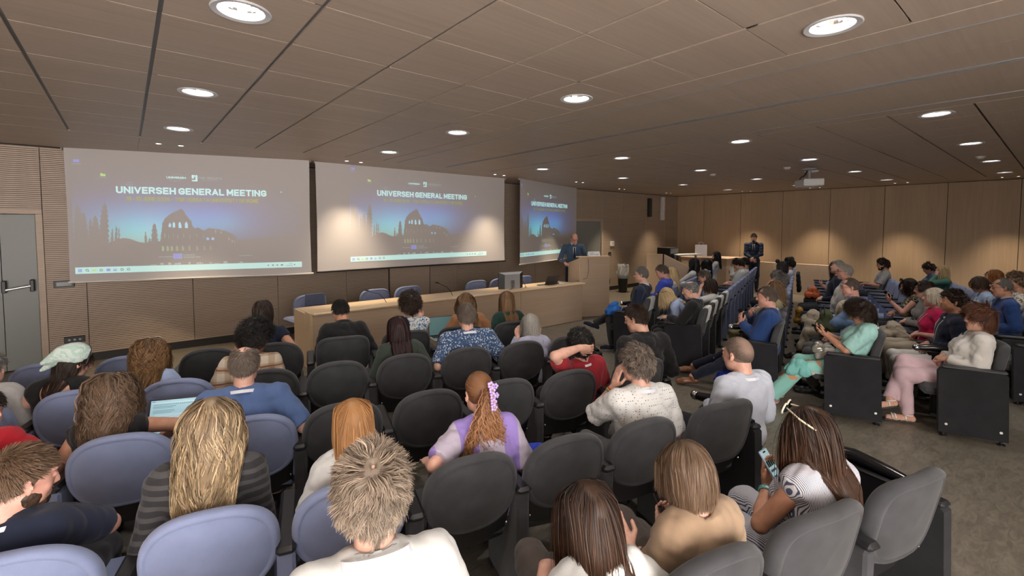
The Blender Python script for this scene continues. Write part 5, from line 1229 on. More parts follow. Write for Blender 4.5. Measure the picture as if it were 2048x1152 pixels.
    if tp is not None:
        def fill(F):
            torso(F, g, .03)
            F.cone(T((0, 0, .12)), .10, T((0, 0, -.05)), .12, .03, cut=1.0)
            nk = P.get('neckline', .025)
            F.cone(T((0, -.012, .47)), .064+g*.5, T((0, .0, .50+nk)), .060+g*.5, .02, cut=1.0)
            for key, (sh, el, w, fd, pn, cu) in arms.items():
                if sleeve <= 0: F.cone(sh-(sh-T((0, 0, .44)))*.15, .056+g*.6, sh+(el-sh)*.12, .056+g*.6, .02, cut=.9); continue
                e1 = min(sleeve*2, 1.0); q = .9 if fem else 1.0; F.cone(sh, .055*q*W_**.5+g, sh+(el-sh)*e1*(1 if e1 == 1 else 1.05), (.052-.008*e1)*q+g*1.1, .018, cut=1.0 if e1 < 1 else None)
                if sleeve > .5: e2 = min((sleeve-.5)*2, 1.0)*.97; F.cone(el, .043*q+g*.8, el+(w-el)*e2, (.042-.012*e2)*q+g*.7, .015, cut=1.0)
            if P.get('open_back'): F.ell(T((0, -.13, .46)), (.085, .09, .085), Rt, 0, 'sub')
            F.cone(T((0, -.02, .49)), .052 if not fem else .047, T((0, .01, .62)), .052 if not fem else .047, 0, 'sub')
        garment('suit_jacket' if P.get('suit') else 'shirt', tp, fill, P.get('fold', .0045), 24, seed)
    if P.get('suit') and P.get('collar') is None: P['collar'] = P.get('inner', nmat('white shirt', (.50, .50, .52), .8))
    if P.get('collar') is not None:
        cm = P['collar']; F = Field(T((0, 0, .50))-.14, T((0, 0, .50))+.14, min(h, .006)); r0 = .062 if not fem else .054
        F.cone(T((0, -.014, .470)), r0+.021, T((0, -.004, .532+(.022 if P.get('suit') else 0))), r0+(.011 if not P.get('suit') else .006), 0, cut=1.0); F.cone(T((0, -.014, .44)), r0+.004, T((0, -.006, .58)), r0-.002, 0, 'sub')
        F.cone(T((0, .05, .46)), .03, T((0, .09, .58)), .035, 0, 'sub'); V, Q = F.arrays(); mesh_np('collar', V, Q, cm, root)
    if P.get('suit'):
        F = Field(T((0, 0, .47))-.16, T((0, 0, .47))+.16, min(h, .008)); r0 = .074
        F.cone(T((0, -.022, .455)), r0+.018, T((0, -.010, .515)), r0+.002, 0, cut=1.0); F.cone(T((0, -.022, .44)), r0+.006, T((0, -.010, .56)), r0-.010, 0, 'sub'); F.cone(T((0, .05, .42)), .035, T((0, .09, .56)), .055, 0, 'sub'); V, Q = F.arrays(); mesh_np('jacket_collar', V, Q, tp, root)
        # shirt front, lapels and tie
        b = MB(); fr = lambda x, z, o=0: tuple(T((x, (.108*W_+g+.018+o+.02*max(0, (z-.40))/.07)-.35*x*x-(.035*max(0, (z-.36))/.1), z)))
        b.add([fr(-.035, .47), fr(.035, .47), fr(.012, .22), fr(-.012, .22)], [(3, 2, 1, 0)]); b.build('shirt_front', P.get('inner', nmat('white shirt', (.62, .62, .64), .8)), root)
        b = MB()
        for q in (-1, 1): b.add([fr(q*.035, .475, .004), fr(q*.085, .42, .004), fr(q*.06, .34, .006), fr(q*.012, .21, .006)], [(0, 1, 2, 3)])
        b.build('lapel', tp, root)
        if P.get('tie') is not None: b = MB(); b.add([fr(-.012, .46, .006), fr(.012, .46, .006), fr(.022, .25, .008), fr(0, .22, .008), fr(-.022, .25, .008)], [(4, 3, 2, 1, 0)]); b.build('tie', P['tie'], root)
    pm = P.get('pants', cl('dark trousers', (.02, .02, .024))); pl = P.get('pants_len', .97)
    def pf(F):
        F.ell(T((0, 0, .0)), (.158*W_+.008, .116*W_+.008, .11), R, .03)
        for key, (hj, kn, an, fdir) in legs.items():
            F.cone(hj, .090*W_**.5, kn, .068, .03); F.cone(kn, .067, kn+(an-kn)*pl, .052+P.get('flare', 0), .02, cut=1.0)
    garment('trousers', pm, pf, .005, 18, seed+3, h*1.3)
    sm = P.get('shoes', M_black); sole = P.get('sole', nmat('shoe sole', (.03, .028, .026), .6))
    for key, (hj, kn, an, fdir) in legs.items():
        b0 = an-fdir*.04+np.array([0, 0, -.048]); b1 = an+fdir*.165+np.array([0, 0, -.058]); lo_ = np.minimum(np.minimum(b0, b1), an)-.07; hi_ = np.maximum(np.maximum(b0, b1), an)+.07; F = Field(lo_, hi_, max(.007, h*.9))
        if P.get('sandals'):
            F.cone(b0+np.array([0, 0, -.022]), .030, b1+np.array([0, 0, -.016]), .033, .01); F.cone(b0+np.array([0, 0, .004]), .032, b1+np.array([0, 0, .010]), .032, 0, 'sub'); V, Q = F.arrays(); mesh_np('shoe', V, Q, sole, root)
            b = MB(); sdv = nz_(np.cross(fdir, (0, 0, 1)))
            for t in (.10, .125, .02): c_ = an+fdir*t+np.array([0, 0, -.05]); r_ = .037 if t > .05 else .04; b.tube([tuple(c_+sdv*r_*math.cos(u)+np.array([0, 0, 1])*(r_*.95*math.sin(u))) for u in [PI*j/8 for j in range(9)]], .007, 6)
            b.tube([tuple(an+fdir*(-.005)+sdv*.041*math.cos(u)+fdir*.041*math.sin(u)+np.array([0, 0, -.005])) for u in [2*PI*j/12 for j in range(13)]], .005, 6); b.build('strap', sm, root, smooth='all')
        else:
            F.cone(an+np.array([0, 0, -.01]), .042, b0, .038, .015); F.cone(b0, .036, an+fdir*.10+np.array([0, 0, -.052]), .041, .015); F.cone(an+fdir*.10+np.array([0, 0, -.052]), .041, b1, .031, .015)
            V, Q = F.arrays(); V[:, 2] = np.maximum(V[:, 2], min(b0[2], b1[2])-.030); zc_ = V[Q].mean(1); dd = (zc_-b0)@np.array([0, 0, 1])-((zc_-b0)@fdir)*((b1-b0)[2]/.205); mesh_np('shoe', V, Q, [sm, sole], root, mi=(dd < -.018).astype(np.int32))
    # ---- hair
    col = [(T((-.10*W_, -.02, .40)), T((.10*W_, -.02, .40)), .085+g), (T((-shw+.02, -.008, .44)), T((shw-.02, -.008, .44)), .062+g), (T((0, .0, .18)), T((0, -.01, .36)), .118*W_+g), (T((0, -.005, .48)), hc+Rh@np.array([0, -.02, -.06]), .056)]
    n = P.get('hn', {2: 3600, 1: 1500, 0: 520}[near]); sty = P.get('hair', 'short'); wid = {2: .0013, 1: .0021, 0: .0042}[near]*P.get('hw', 1)
    Rs = Rh*1.0
    SC_save = SCALP.copy(); SCALP[:] = SC_save*hs
    if P.get('hc') is not None and sty != 'none': hair_build(sty, P['hc'], Rh, hc, col, rs, n, wid, root, P.get('cover', 'full'), P.get('ho'), P.get('part', 0.0))
    if P.get('ponytail') or P.get('bun'):
        tm = P.get('ponytail') or P.get('bun')
    SCALP[:] = SC_save
    if P.get('bun'):
        bc = H(P['bun']); F = Field(bc-.08, bc+.08, .008); F.ell(bc, (.042, .036, .040), Rh); F.wrinkle(.006, 60, 2); V, Q = F.arrays(); c_ = np.array(HAIRC[P['hc']][0])*.6+np.array(HAIRC[P['hc']][1])*.4; rr = np.random.RandomState(1); mesh_np('hair_bun', V, Q, hair_mat(), root, col=c_*(1+.3*rr.randn(len(V), 1)).clip(.4, 1.6))
    if P.get('beard'):
        F = Field(hc-.16, hc+.16, .007)
        F.ell(H((0, .046, -.082)), (.0495*hs, .0535*hs, .040*hs), Rh, .01)
        for q in (-1, 1): F.ell(H((q*.050, .020, -.058)), (.0195*hs, .038*hs, .036*hs), Rh, .012)
        F.cone(H((-.02, .093, -.044)), .006, H((.02, .093, -.044)), .006, .004); F.ell(H((0, .095, -.058)), (.020, .02, .010), Rh, 0, 'sub')
        F.wrinkle(.002, 200, 3); V, Q = F.arrays(); c_ = np.array(HAIRC[P['beard']][0]); rr = np.random.RandomState(2); mesh_np('beard', V, Q, hair_mat(), root, col=c_*(1+.4*rr.randn(len(V), 1)).clip(.4, 2))
    # ---- accessories that belong to the person
    if P.get('glasses'):
        b = MB()
        for q in (-1, 1):
            b.tube([tuple(H((q*(.033+.023*math.cos(u)), .103-.006*abs(math.cos(u)), .010+.017*math.sin(u)))) for u in [2*PI*j/14 for j in range(15)]], .0017*hs*P.get('gw', 1), 5, 0, False)
            b.tube([tuple(H((q*.056, .098, .014))), tuple(H((q*.078, .05, .012))), tuple(H((q*.084, -.005, .010)))], .0018*hs*P.get('gw', 1), 5)
        b.tube([tuple(H((-.011, .104, .014))), tuple(H((.011, .104, .014)))], .0016*hs, 5); b.build('glasses', P['glasses'], root, smooth='all')
    if P.get('sunglasses_up'):
        b = MB(); m_ = P['sunglasses_up']
        for q in (-1, 1):
            b.tube([tuple(H((q*.035, .058, .120))), tuple(H((q*.082, .0, .085))), tuple(H((q*.092, -.06, .045)))], .004, 6)
            b.ball(tuple(H((q*.033, .066, .118))), .027*hs, 8, 1, (1, .25, .7)); b.tube([tuple(H((q*.033+.028*math.cos(u), .070-.012*math.sin(u), .118+.022*math.sin(u)))) for u in [2*PI*j/12 for j in range(13)]], .004, 6, 0, False)
        b.build('sunglasses', [m_, M_blackgloss], root, smooth='all')
    if P.get('lanyard') is not None:
        b = MB(); R_ = (.092 if not fem else .078); rim = []
        for j in range(25):
            u = 2*PI*j/24; fx = R_*math.sin(u)*1.12; fy = -R_*math.cos(u)*1.05; z = .541-.024*(1-math.cos(u)); rim.append((fx, fy-.014, z))
        vs = []
        for (x, y, z) in rim: k = 1+.10; vs.append(tuple(T((x, y, z)))); vs.append(tuple(T((x*k, y*k+.0, z-.020))))
        fs = [(2*j, 2*j+1, 2*j+3, 2*j+2) for j in range(24)]; b.add(vs, fs)
        fz = lambda x, z, o=0: tuple(T((x, .112*W_+g+.010+(.045 if fem else 0)*math.exp(-((z-.31)/.08)**2)-.30*x*x-(.05*max(0, (z-.38))/.1), z)))
        for q in (-1, 1):
            s1 = [fz(q*.062, .46), fz(q*.05, .40), fz(q*.035, .33), fz(q*.018, .24), fz(q*.003, .16)]; s2 = [fz(q*.078, .455), fz(q*.066, .395), fz(q*.050, .325), fz(q*.033, .235), fz(q*.018, .155)]
            vs = [v for pr in zip(s1, s2) for v in pr]; fs = [(2*j, 2*j+1, 2*j+3, 2*j+2) for j in range(4)]; b.add(vs, fs)
        b.build('lanyard', P['lanyard'], root, smooth='all')
    if P.get('extra'): P['extra'](root, dict(T=T, H=H, arms=arms, legs=legs, hc=hc, Rh=Rh, R=R, Rt=Rt, hs=hs))
    return root, dict(T=T, H=H, arms=arms, legs=legs, M=Matrix.Translation(loc) @ Matrix.Rotation(a, 4, 'Z'))
def ribbon(b, pts, nrm, w, mi=0):
    vs = []; pts = [np.array(p) for p in pts]
    for i, p in enumerate(pts):
        t = nz_(pts[min(i+1, len(pts)-1)]-pts[max(i-1, 0)]); s = nz_(np.cross(t, nrm[i] if isinstance(nrm, list) else nrm)); vs += [tuple(p-s*w/2), tuple(p+s*w/2)]
    fs = [(2*j, 2*j+1, 2*j+3, 2*j+2) for j in range(len(pts)-1)]; b.add(vs, fs+[tuple(reversed(f)) for f in fs], mi)
# ------------------------------------------------------------------ the audience
C_ = {'navy': (.010, .014, .032), 'black': (.011, .011, .012), 'sky': (.32, .40, .60), 'polo': (.075, .125, .27), 'royal': (.03, .06, .40), 'red': (.27, .017, .027), 'scarlet': (.36, .012, .022), 'tan': (.27, .185, .12), 'white': (.50, .50, .49),
      'lavender': (.42, .43, .56), 'green': (.010, .034, .027), 'olive': (.030, .040, .032), 'camel': (.27, .125, .055), 'mint': (.32, .58, .54), 'fuchsia': (.50, .012, .085), 'palepink': (.50, .36, .39), 'beige': (.34, .29, .22), 'ivory': (.55, .53, .50), 'grey': (.10, .10, .10),
      'bluesuit': (.018, .05, .17), 'navysuit': (.012, .018, .04), 'greyjacket': (.36, .35, .34), 'greypolo': (.27, .26, .25), 'jade': (.06, .16, .12), 'brown': (.075, .060, .053), 'denim': (.10, .16, .28), 'paleblue': (.42, .45, .52), 'sheer': (.020, .019, .021), 'darkslate': (.05, .075, .10), 'cream': (.55, .50, .42), 'khaki': (.22, .20, .11)}
def c_(k): return cl(k+' cloth', C_[k])
LAN = nmat('white lanyard ribbon', (.62, .64, .70), .6)
BLK = M_black; GOLD = nmat('gold wire', (.6, .42, .2), .3, 1.0); RED_G = nmat('red frame', (.30, .03, .02), .3)
PAT = dict(bluefloral=pattern('white cotton with blue floral print', 'floral', (.60, .60, .56), (.045, .13, .30), (.28, .42, .50), 22.0),
 flecks=pattern('navy cotton with white flecks', 'flecks', (.035, .065, .14), (.50, .56, .62), (.22, .30, .42), 48.0),
 plaid=pattern('cream plaid flannel', 'plaid', (.52, .45, .36), (.27, .16, .09), (.20, .09, .05), 3.2),
 dots=pattern('white shirt with small dark dots', 'dots', (.60, .60, .585), (.04, .045, .07), None, 66.0),
 stripes=pattern('white cotton with navy pinstripes', 'stripes', (.62, .62, .64), (.07, .075, .14), None, 62.0),
 sheer=pattern('sheer black knit with grey bands', 'hbands', (.020, .019, .021), (.050, .048, .050), None, 7.5),
 lilac=pattern('lilac cotton with pale blue panels', 'stripes', (.42, .37, .46), (.27, .19, .50), None, 1.35),
 darkfloral=pattern('dark floral print', 'floral', (.035, .03, .02), (.45, .40, .30), (.34, .25, .03), 24.0),
 whitefloral=pattern('white floral print', 'floral', (.50, .47, .42), (.16, .13, .09), None, 18.0),
 bluestripe=pattern('pale blue striped cotton', 'stripes', (.45, .55, .70), (.25, .36, .55), None, 20.0),
 sunset=pattern('mint and orange tie-dye cloth', 'floral', (.24, .52, .46), (.60, .30, .17), (.55, .52, .48), 2.4),
 lace=pattern('white broderie cotton', 'dots', (.60, .59, .56), (.44, .43, .40), None, 60.0))
def scarf(r, K):     # head kerchief
    H = K['H']; F = Field(K['hc']-.2, K['hc']+.2, .007); F.ell(H((0, -.022, .042)), np.array((.089, .104, .094))*K['hs'], K['Rh']@rotX(.25), 0); F.cone(H((0, -.10, .03)), .05, H((0, -.175, -.045)), .012, .03); F.cone(H((-.02, -.10, -.01)), .03, H((-.03, -.15, -.10)), .008, .03)
    F.ell(H((0, .085, -.03)), (.12, .10, .115), K['Rh'], 0, 'sub'); F.ell(H((0, 0, -.075)), (.12, .088, .07), K['Rh'], 0, 'sub'); F.wrinkle(.004, 35, 5); V, Q = F.arrays(); mesh_np('kerchief', V, Q, pattern('pale green batik cotton', 'floral', (.50, .58, .54), (.36, .50, .44), None, 16.0), r)
    b = MB(); b.tube([tuple(H((.092*math.cos(u), .06*math.sin(u)*0+.035+.0*u, .0+.135*math.sin(u)-.01))) for u in [PI*j/16 for j in range(17)]], .007, 8); b.build('headband', M_black, r, smooth='all')
    b = MB(); T = K['T']; b.tube([tuple(T((.057*math.cos(u), -.01+.057*math.sin(u), .535+.01*math.sin(u)))) for u in [2*PI*j/24 for j in range(25)]], .009, 8); b.build('choker', M_black, r, smooth='all')
def claw(r, K):
    H = K['H']; b = MB()
    for k in range(5):
        c = H((.022+.004*math.sin(k), -.150-.006*k, .045-.030*k))
        for j in range(5): u = 2*PI*j/5; b.ball(tuple(c+K['Rh']@np.array([.0115*math.cos(u), -.004, .0115*math.sin(u)])), .0085, 6, 0, (1, .6, 1))
        b.ball(tuple(c+K['Rh']@np.array([0, -.008, 0])), .006, 5, 1)
    for k in range(2):
        c = H((.055, -.135, .035-.05*k)); 
        for j in range(5): u = 2*PI*j/5; b.ball(tuple(c+K['Rh']@np.array([.009*math.cos(u), -.004, .009*math.sin(u)])), .007, 6, 0)
    b.build('hair_clip', [nmat('lilac plastic flowers', (.42, .30, .62), .35), GOLD], r, smooth='all')
def strap_bag(r, K):
    T = K['T']; b = MB(); pts = [T((x, y, z)) for x, y, z in ((-.06, .02, .535), (-.075, -.06, .50), (-.05, -.115, .44), (-.01, -.135, .36), (.04, -.135, .26), (.09, -.125, .15))]; ribbon(b, pts, K['Rt']@np.array([0, -1, 0]), .016); b.build('bag_strap', nmat('tan leather', (.36, .14, .045), .5), r)
def bracelet(keys, mats, wd=.006, off=.02):
    def f(r, K):
        sh, el, w, fd, pn, cu = K['arms'][keys]; ax = nz_(w-el); s = nz_(np.cross(ax, (0, 0, 1))); t = np.cross(ax, s)
        for i, m in enumerate(mats): c = w-ax*(off+i*wd*1.7); b = MB(); b.tube([tuple(c+(s*math.cos(u)+t*math.sin(u))*.031) for u in [2*PI*j/16 for j in range(17)]], wd, 6, 0, False); b.build('bracelet', m, r, smooth='all')
    return f
def multi(*fs):
    def f(r, K):
        for q in fs: q(r, K)
    return f
def ponytail(L_=.42, col='redbrown', n=900):
    def f(r, K):
        rs = np.random.RandomState(9); H = K['H']; c0, c1, sp = HAIRC[col]; c0 = np.array(c0); c1 = np.array(c1); b0 = H((.0, -.118, -.005)); K_ = 18; tt = np.linspace(0, 1, K_)
        P0 = b0+rs.randn(n, 3)*np.array([.012, .008, .014]); lock = rs.randint(0, 26, n); lx = rs.RandomState(4).randn(26) if False else np.random.RandomState(4).randn(26)
        dxx = (lx[lock]*.034)[:, None]*tt[None]**.8+rs.randn(n)[:, None]*.006; sw = np.where(lx[lock] < -1.0, -.10, 0.)[:, None]*tt[None]
        A = np.zeros((n, K_, 3)); A[..., 0] = P0[:, :1]+dxx+sw; A[..., 1] = P0[:, 1:2]-.055*np.sin(tt*PI*.75)[None]-.012*rs.rand(n)[:, None]; A[..., 2] = P0[:, 2:3]-(L_*(.72+.28*rs.rand(n)))[:, None]*tt[None]*(1-.12*np.abs(lx[lock])[:, None]).clip(.5, 1)
        arg = tt[None]*(34+8*((lock*13) % 7)/7)[:, None]*L_/.42+lock[:, None]*1.9; am = (.004+.013*tt**1.3)[None]
        A[..., 0] += am*np.cos(arg); A[..., 1] += am*(np.sin(arg)-.8); T_ = np.gradient(A, axis=1); T_ /= np.linalg.norm(T_, axis=2)[..., None]+1e-9
        S_ = np.cross(T_, np.array([0, -1., 0])+rs.randn(n, 1, 3)*.5); S_ /= np.linalg.norm(S_, axis=2)[..., None]+1e-9; w = .0021*(1-.7*tt**3)[None, :, None]
        mixv = (tt[None]**.7*.95+rs.randn(n)[:, None]*.18).clip(0, 1)[..., None]; C = ((c0*(1-mixv)+c1*mixv)*(1+.25*rs.randn(n)[:, None, None]).clip(.4, 1.7)).reshape(-1, 3)
        idx = np.arange(n*K_).reshape(n, K_); a, b = idx[:, :-1].ravel(), idx[:, 1:].ravel(); N_ = n*K_; F = np.stack([a, b, b+N_, a+N_], -1); mesh_np('ponytail', np.concatenate([(A-S_*w).reshape(-1, 3), (A+S_*w).reshape(-1, 3)]), F, hair_mat(), r, col=np.concatenate([C, C]))
    return f
WA = lambda x, y, z: (x, y, z)
KN = {}
def pp(key, **P): P.setdefault('seed', len(KN)*7+3); KN[key] = person(P); return KN[key]
# ---- left block, front row, backs to the camera
pp('B1', row='B', s=-0.406, top_z=1.214, hy=0.27, near=1, fem=True, hair='bob', hc='darkbrown', ho=dict(L=.20, vol=.022, lift=.2), top=c_('navy'), sleeve=.12, skin='tan', armR='arm', lean=6, look=8, label='person with thick dark brown hair and a navy sleeveless top in the front row')
pp('B2', row='B', s=0.323, top_z=1.146, hy=0.27, near=1, hair='short', hc='black', top=c_('black'), suit=True, inner=c_('black'), arms='phone', lean=16, nod=22, look=14, glasses=BLK, skin='tan', label='man in a black suit with short black hair bending over his phone before the desk')
pp('B3', row='B', s=1.007, top_z=1.202, hy=0.27, near=1, fem=True, hair='curlyshort', hc='darkbrown', ho=dict(L=.09, vol=.034), top=PAT['bluefloral'], sleeve=.9, arms=('lap'), armR=((.10, .30, .93), (.5, .2, -.9), (-.3, .1, .95), (-.4, -.9, 0), .9), lean=4, label='person with a round mop of brown curls and a white blouse with blue flowers')
pp('B4', row='B', s=1.661, top_z=1.155, hy=0.27, near=1, fem=True, hair='wavy', hc='goldbrown', ho=dict(L=.42), top=c_('camel'), arms='type', lean=10, nod=12, wide=1.05, label='person with long light brown hair and a camel brown top behind the open laptop')
pp('B5', row='B', s=2.160, top_z=1.139, hy=0.27, near=1, fem=True, hair='straight', hc='goldbrown', ho=dict(L=.33, pinch=1.0), top=c_('green'), arms='lap', lean=8, nod=8, look=-8, label='person with straight auburn hair and a dark green blazer in the front row')
# second row
pp('C0', row='C', s=-1.966, top_z=1.050, hy=0.27, near=1, hair='short', hc='grey', top=c_('greyjacket'), loose=.018, arms='lap', lean=6, nod=20, label='person in a pale grey jacket cut off by the left edge of the view')
pp('C1', row='C', s=-1.558, top_z=1.074, hy=0.27, near=2, fem=True, hair='tucked', hc='darkbrown', top=c_('black'), sleeve=0, open_back=True, arms='type', lean=0, nod=26, look=-52, skin='fair', extra=scarf, label='person with a pale green kerchief and black choker in side view at the left')
pp('C2', row='C', s=-1.086, top_z=1.059, hy=0.27, near=2, fem=True, hair='curlylong', hc='goldbrown', ho=dict(L=.30), top=c_('sky'), arms='type', lean=6, nod=12, sunglasses_up=nmat('pale frame', (.45, .36, .26), .3), label='person with curly golden brown hair, sunglasses on top, in a light blue shirt')
pp('C3', row='C', s=-0.427, top_z=1.147, hy=0.27, near=2, hair='curlyshort', hc='black', ho=dict(L=.09, vol=.035, curl=.012), top=PAT['plaid'], collar=PAT['plaid'], lanyard=LAN, arms='lap', lean=8, nod=10, look=-38, skin='tan', glasses=BLK, label='man with black curls and a cream plaid shirt')
pp('C4', row='C', s=0.749, top_z=1.096, hy=0.27, near=2, fem=True, hair='straight', hc='burgundy', ho=dict(L=.42, vol=.012), top=c_('olive'), sleeve=.7, loose=.022, arms='lap', lean=4, nod=8, open_back=True, side=-3, label='person with very straight burgundy hair and a dark olive top')
pp('C5', row='C', s=1.357, top_z=1.172, hy=0.27, near=2, hair='short', hc='greybrown', ho=dict(L=.045), top=PAT['flecks'], collar=PAT['flecks'], sleeve=.45, loose=.022, wide=1.18, lanyard=LAN, arms='arm', lean=4, nod=10, look=-8, label='broad man in a navy shirt covered in white flecks')
pp('C6', hipz=.45, row='C', s=2.035, top_z=0.970, hy=0.27, near=2, fem=True, hair='bob', hc='silver', ho=dict(L=.21), top=c_('lavender'), collar=c_('lavender'), arms='phone', lean=0, nod=22, label='person with a silver grey bob and a pale lavender shirt')
# third row
pp('D0', row='D', s=-1.590, top_z=1.000, hy=0.27, near=1, hair='short', hc='darkbrown', top=c_('scarlet'), sleeve=.45, loose=.018, arms='knee', lean=24, nod=25, side=-6, label='person in a scarlet T-shirt leaning at the left edge')
pp('D1', row='D', s=-1.008, top_z=1.085, hy=0.27, near=2, fem=True, hair='curlylong', hc='lightbrown', ho=dict(L=.36, curl=.013, vol=.018), top=c_('black'), sleeve=0, skin='tan', armL='type', armR=((.20, .50, .66), (1, -.2, .15), (-.2, 1, 0), (0, 0, -1), .5), lean=0, nod=8, label='person with long frizzy light brown curls and bare tanned shoulders typing')
pp('D2', row='D', s=-0.373, top_z=1.163, hy=0.27, near=2, hair='short', hc='greybrown', ho=dict(L=.032, vol=.006), cover='crown', top=c_('polo'), collar=c_('polo'), sleeve=.45, loose=.020, wide=1.12, lanyard=LAN, arms='arm', lean=6, nod=8, label='man with thinning grey hair in a blue polo shirt with a white lanyard')
pp('D3', row='D', s=2.021, top_z=1.063, hy=0.27, near=2, fem=False, hair='messy', hc='black', ho=dict(L=.075, lift=.12, vol=.012, curl=.003), top=c_('red'), sleeve=.35, loose=.016, side=-8, look=-16, armL=((-.13, .12, 1.00), (-1, -.2, .5), (.95, -.3, -.25), (.3, .8, .2), .8), armR='lap', lanyard=LAN, lean=-8, nod=4, label='person in a dark red T-shirt with one elbow raised and a hand behind the neck')
pp('D4', row='D', s=2.637, top_z=1.253, hy=0.27, near=2, hair='short', hc='darkbrown', ho=dict(L=.035, vol=.007), top=c_('black'), suit=True, inner=c_('black'), arms='lap', lean=2, nod=16, look=28, wide=1.05, skin='light', label='man in a black jacket with short dark hair looking aside by the aisle')
# fourth row
pp('E0', row='E', s=-1.030, top_z=1.057, hy=0.27, near=2, hair='short', hc='lightbrown', ho=dict(L=.040, vol=.010), top=c_('navy'), collar=c_('navy'), sleeve=.42, loose=.016, wide=1.05, lanyard=LAN, beard='brown', armR=((.05, .50, .68), (1, -.4, .1), (-.9, .5, 0), (0, 0, -1), .5), armL='lap', lean=0, nod=14, look=-50, skin='pink', label='bearded man in a navy polo shirt in side view at the lower left')
pp('E1', row='E', s=-0.410, top_z=1.182, hy=0.27, near=2, fem=True, hair='wavy', hc='darkblond', ho=dict(L=.50), hn=4600, top=PAT['sheer'], loose=.016, arms='phone', lean=4, nod=10, side=2, wide=1.06, label='person with long wavy blond highlights and a sheer black top with grey bands')
pp('E2', row='E', s=0.182, top_z=1.050, hy=0.27, near=2, fem=True, hair='straight', hc='copper', ho=dict(L=.42), hn=4200, top=c_('white'), sleeve=.40, loose=.016, arms='lap', lean=6, nod=6, label='person with long straight copper blond hair and a white T-shirt')
pp('E3', row='E', s=0.838, top_z=1.105, hy=0.27, near=2, fem=True, hair='up', hc='redbrown', hn=3600, top=PAT['lilac'], sleeve=.42, loose=.018, armL=((-.28, .36, .70), (-.7, -.6, -.2), (0, 1, -.1), (0, 0, -1), .4), armR='lap', lean=8, nod=14, extra=multi(claw, ponytail()), label='person with a red brown curly ponytail held by a lilac flower clip')
pp('E4', row='E', s=1.859, top_z=1.163, hy=0.27, near=2, hair='messy', hc='greybrown', ho=dict(L=.05, vol=.017), cover='spot', top=PAT['dots'], collar=PAT['dots'], sleeve=.45, loose=.020, armL=((-.07, .47, .90), (-.7, -.2, -.8), (.1, -.15, 1), (.9, -.2, 0), .3), armR='lap', lean=4, nod=6, look=6, twist=-6, lanyard=LAN,
   extra=bracelet('L', [nmat('rainbow %d' % i, c, .5) for i, c in enumerate(((.5, .03, .03), (.6, .25, .02), (.5, .5, .05), (.03, .2, .5)))], .0035, .03), pants=c_('grey'), label='man with greying curls and a white shirt with dark dots, hand at his cheek')
pp('E5', row='E', s=2.687, top_z=1.132, hy=0.27, near=2, hair='buzz', hc='greybrown', hn=6000, top=c_('paleblue'), collar=c_('paleblue'), lanyard=LAN, arms='lap', loose=.018, lean=-2, nod=8, look=8, wide=1.06, label='man with a shaved balding head and a pale grey blue shirt by the aisle')
# nearest row
pp('F1', row='F', s=0.161, top_z=1.249, hy=0.27, near=2, hair='messy', hc='ashbrown', hn=5200, cover='spot', ho=dict(L=.075, vol=.024, curl=.007), top=c_('white'), collar=c_('white'), arms='lap', lean=8, nod=6, lanyard=LAN, label='man with tousled grey brown hair and a white shirt, nearest to the camera')
pp('F2', hipz=.45, row='F', s=0.858, top_z=0.950, hy=0.27, near=2, fem=True, hair='straight', hc='ombre', ho=dict(L=.42, lift=.1), hn=4800, top=c_('white'), sleeve=.45, cross='L', armR=((.24, .36, .70), (.5, -.6, -.5), (.1, .9, .3), (-.3, -.6, .5), .8), armL='lap', lean=-8, nod=24, pants=c_('brown'), shoes=M_white,
   extra=bracelet('R', [nmat('watch strap', (.45, .30, .24), .4)], .007, .03), label='person with sleek long dark hair and a centre parting near the bottom edge')
pp('F3', row='F', s=1.321, top_z=1.080, hy=0.27, near=2, fem=True, hair='bob', hc='lightbrown', ho=dict(L=.205, vol=.014, even=.6), hn=5000, top=c_('tan'), sleeve=.42, loose=.016, armL=((.0, .40, .66), (-.7, -.3, -.4), (.2, .8, .5), (.4, -.6, .6), .8), armR='lap', lean=-7, nod=16, side=-4, pants=c_('brown'), cross='L', label='person with a light brown bob and a tan T-shirt holding a phone')
pp('F4', row='F', s=1.986, top_z=1.119, hy=0.27, near=2, fem=True, hair='straight', hc='ombre', ho=dict(L=.40, vol=.016, curl=.004), hn=5000, top=PAT['stripes'], sleeve=0, loose=.018, armL=((-.05, .42, .72), (-.8, -.5, -.3), (.15, .35, .95), (.3, -.85, .3), .5), armR='lap', lean=-7, nod=14, look=22, skin='tan', pants=PAT['stripes'], sunglasses_up=nmat('ivory frame', (.66, .60, .45), .3),
   extra=multi(strap_bag, bracelet('L', [nmat('turquoise beads', (.05, .35, .36), .4), M_alu, nmat('turquoise light', (.15, .5, .48), .4)], .004, .03)), label='person with long dark hair, ivory sunglasses on top and a pinstriped sleeveless blouse')
# ---- right block
pp('R1a', row='R1', s=7.030, top_z=1.338, hy=0.21, near=1, hair='short', hc='grey', top=c_('navysuit'), suit=True, arms='lap', lean=-5, look=14, glasses=BLK, pants=cl('charcoal trousers', (.03, .03, .033)), shoes=c_('navy'), sole=M_white, legR=((.10, .98, .34), (.1, .3, 1), (-.2, 1, .35)), label='grey-haired man in a navy suit with one leg stretched to the lectern')
pp('R1b', row='R1', s=8.200, top_z=1.289, hy=0.23, near=1, hair='short', hc='greybrown', ho=dict(vol=.014), top=c_('royal'), loose=.02, arms='lap', lean=-13, nod=26, look=18, skin='pink', label='grey-haired man in a royal blue hoodie looking down')
pp('R1c', row='R1', s=8.750, top_z=1.183, hy=0.21, near=0, fem=True, hair='straight', hc='blond', top=c_('cream'), arms='lap', lean=-13, nod=18, look=-20, label='person with long pale blond hair beyond the blue hoodie')
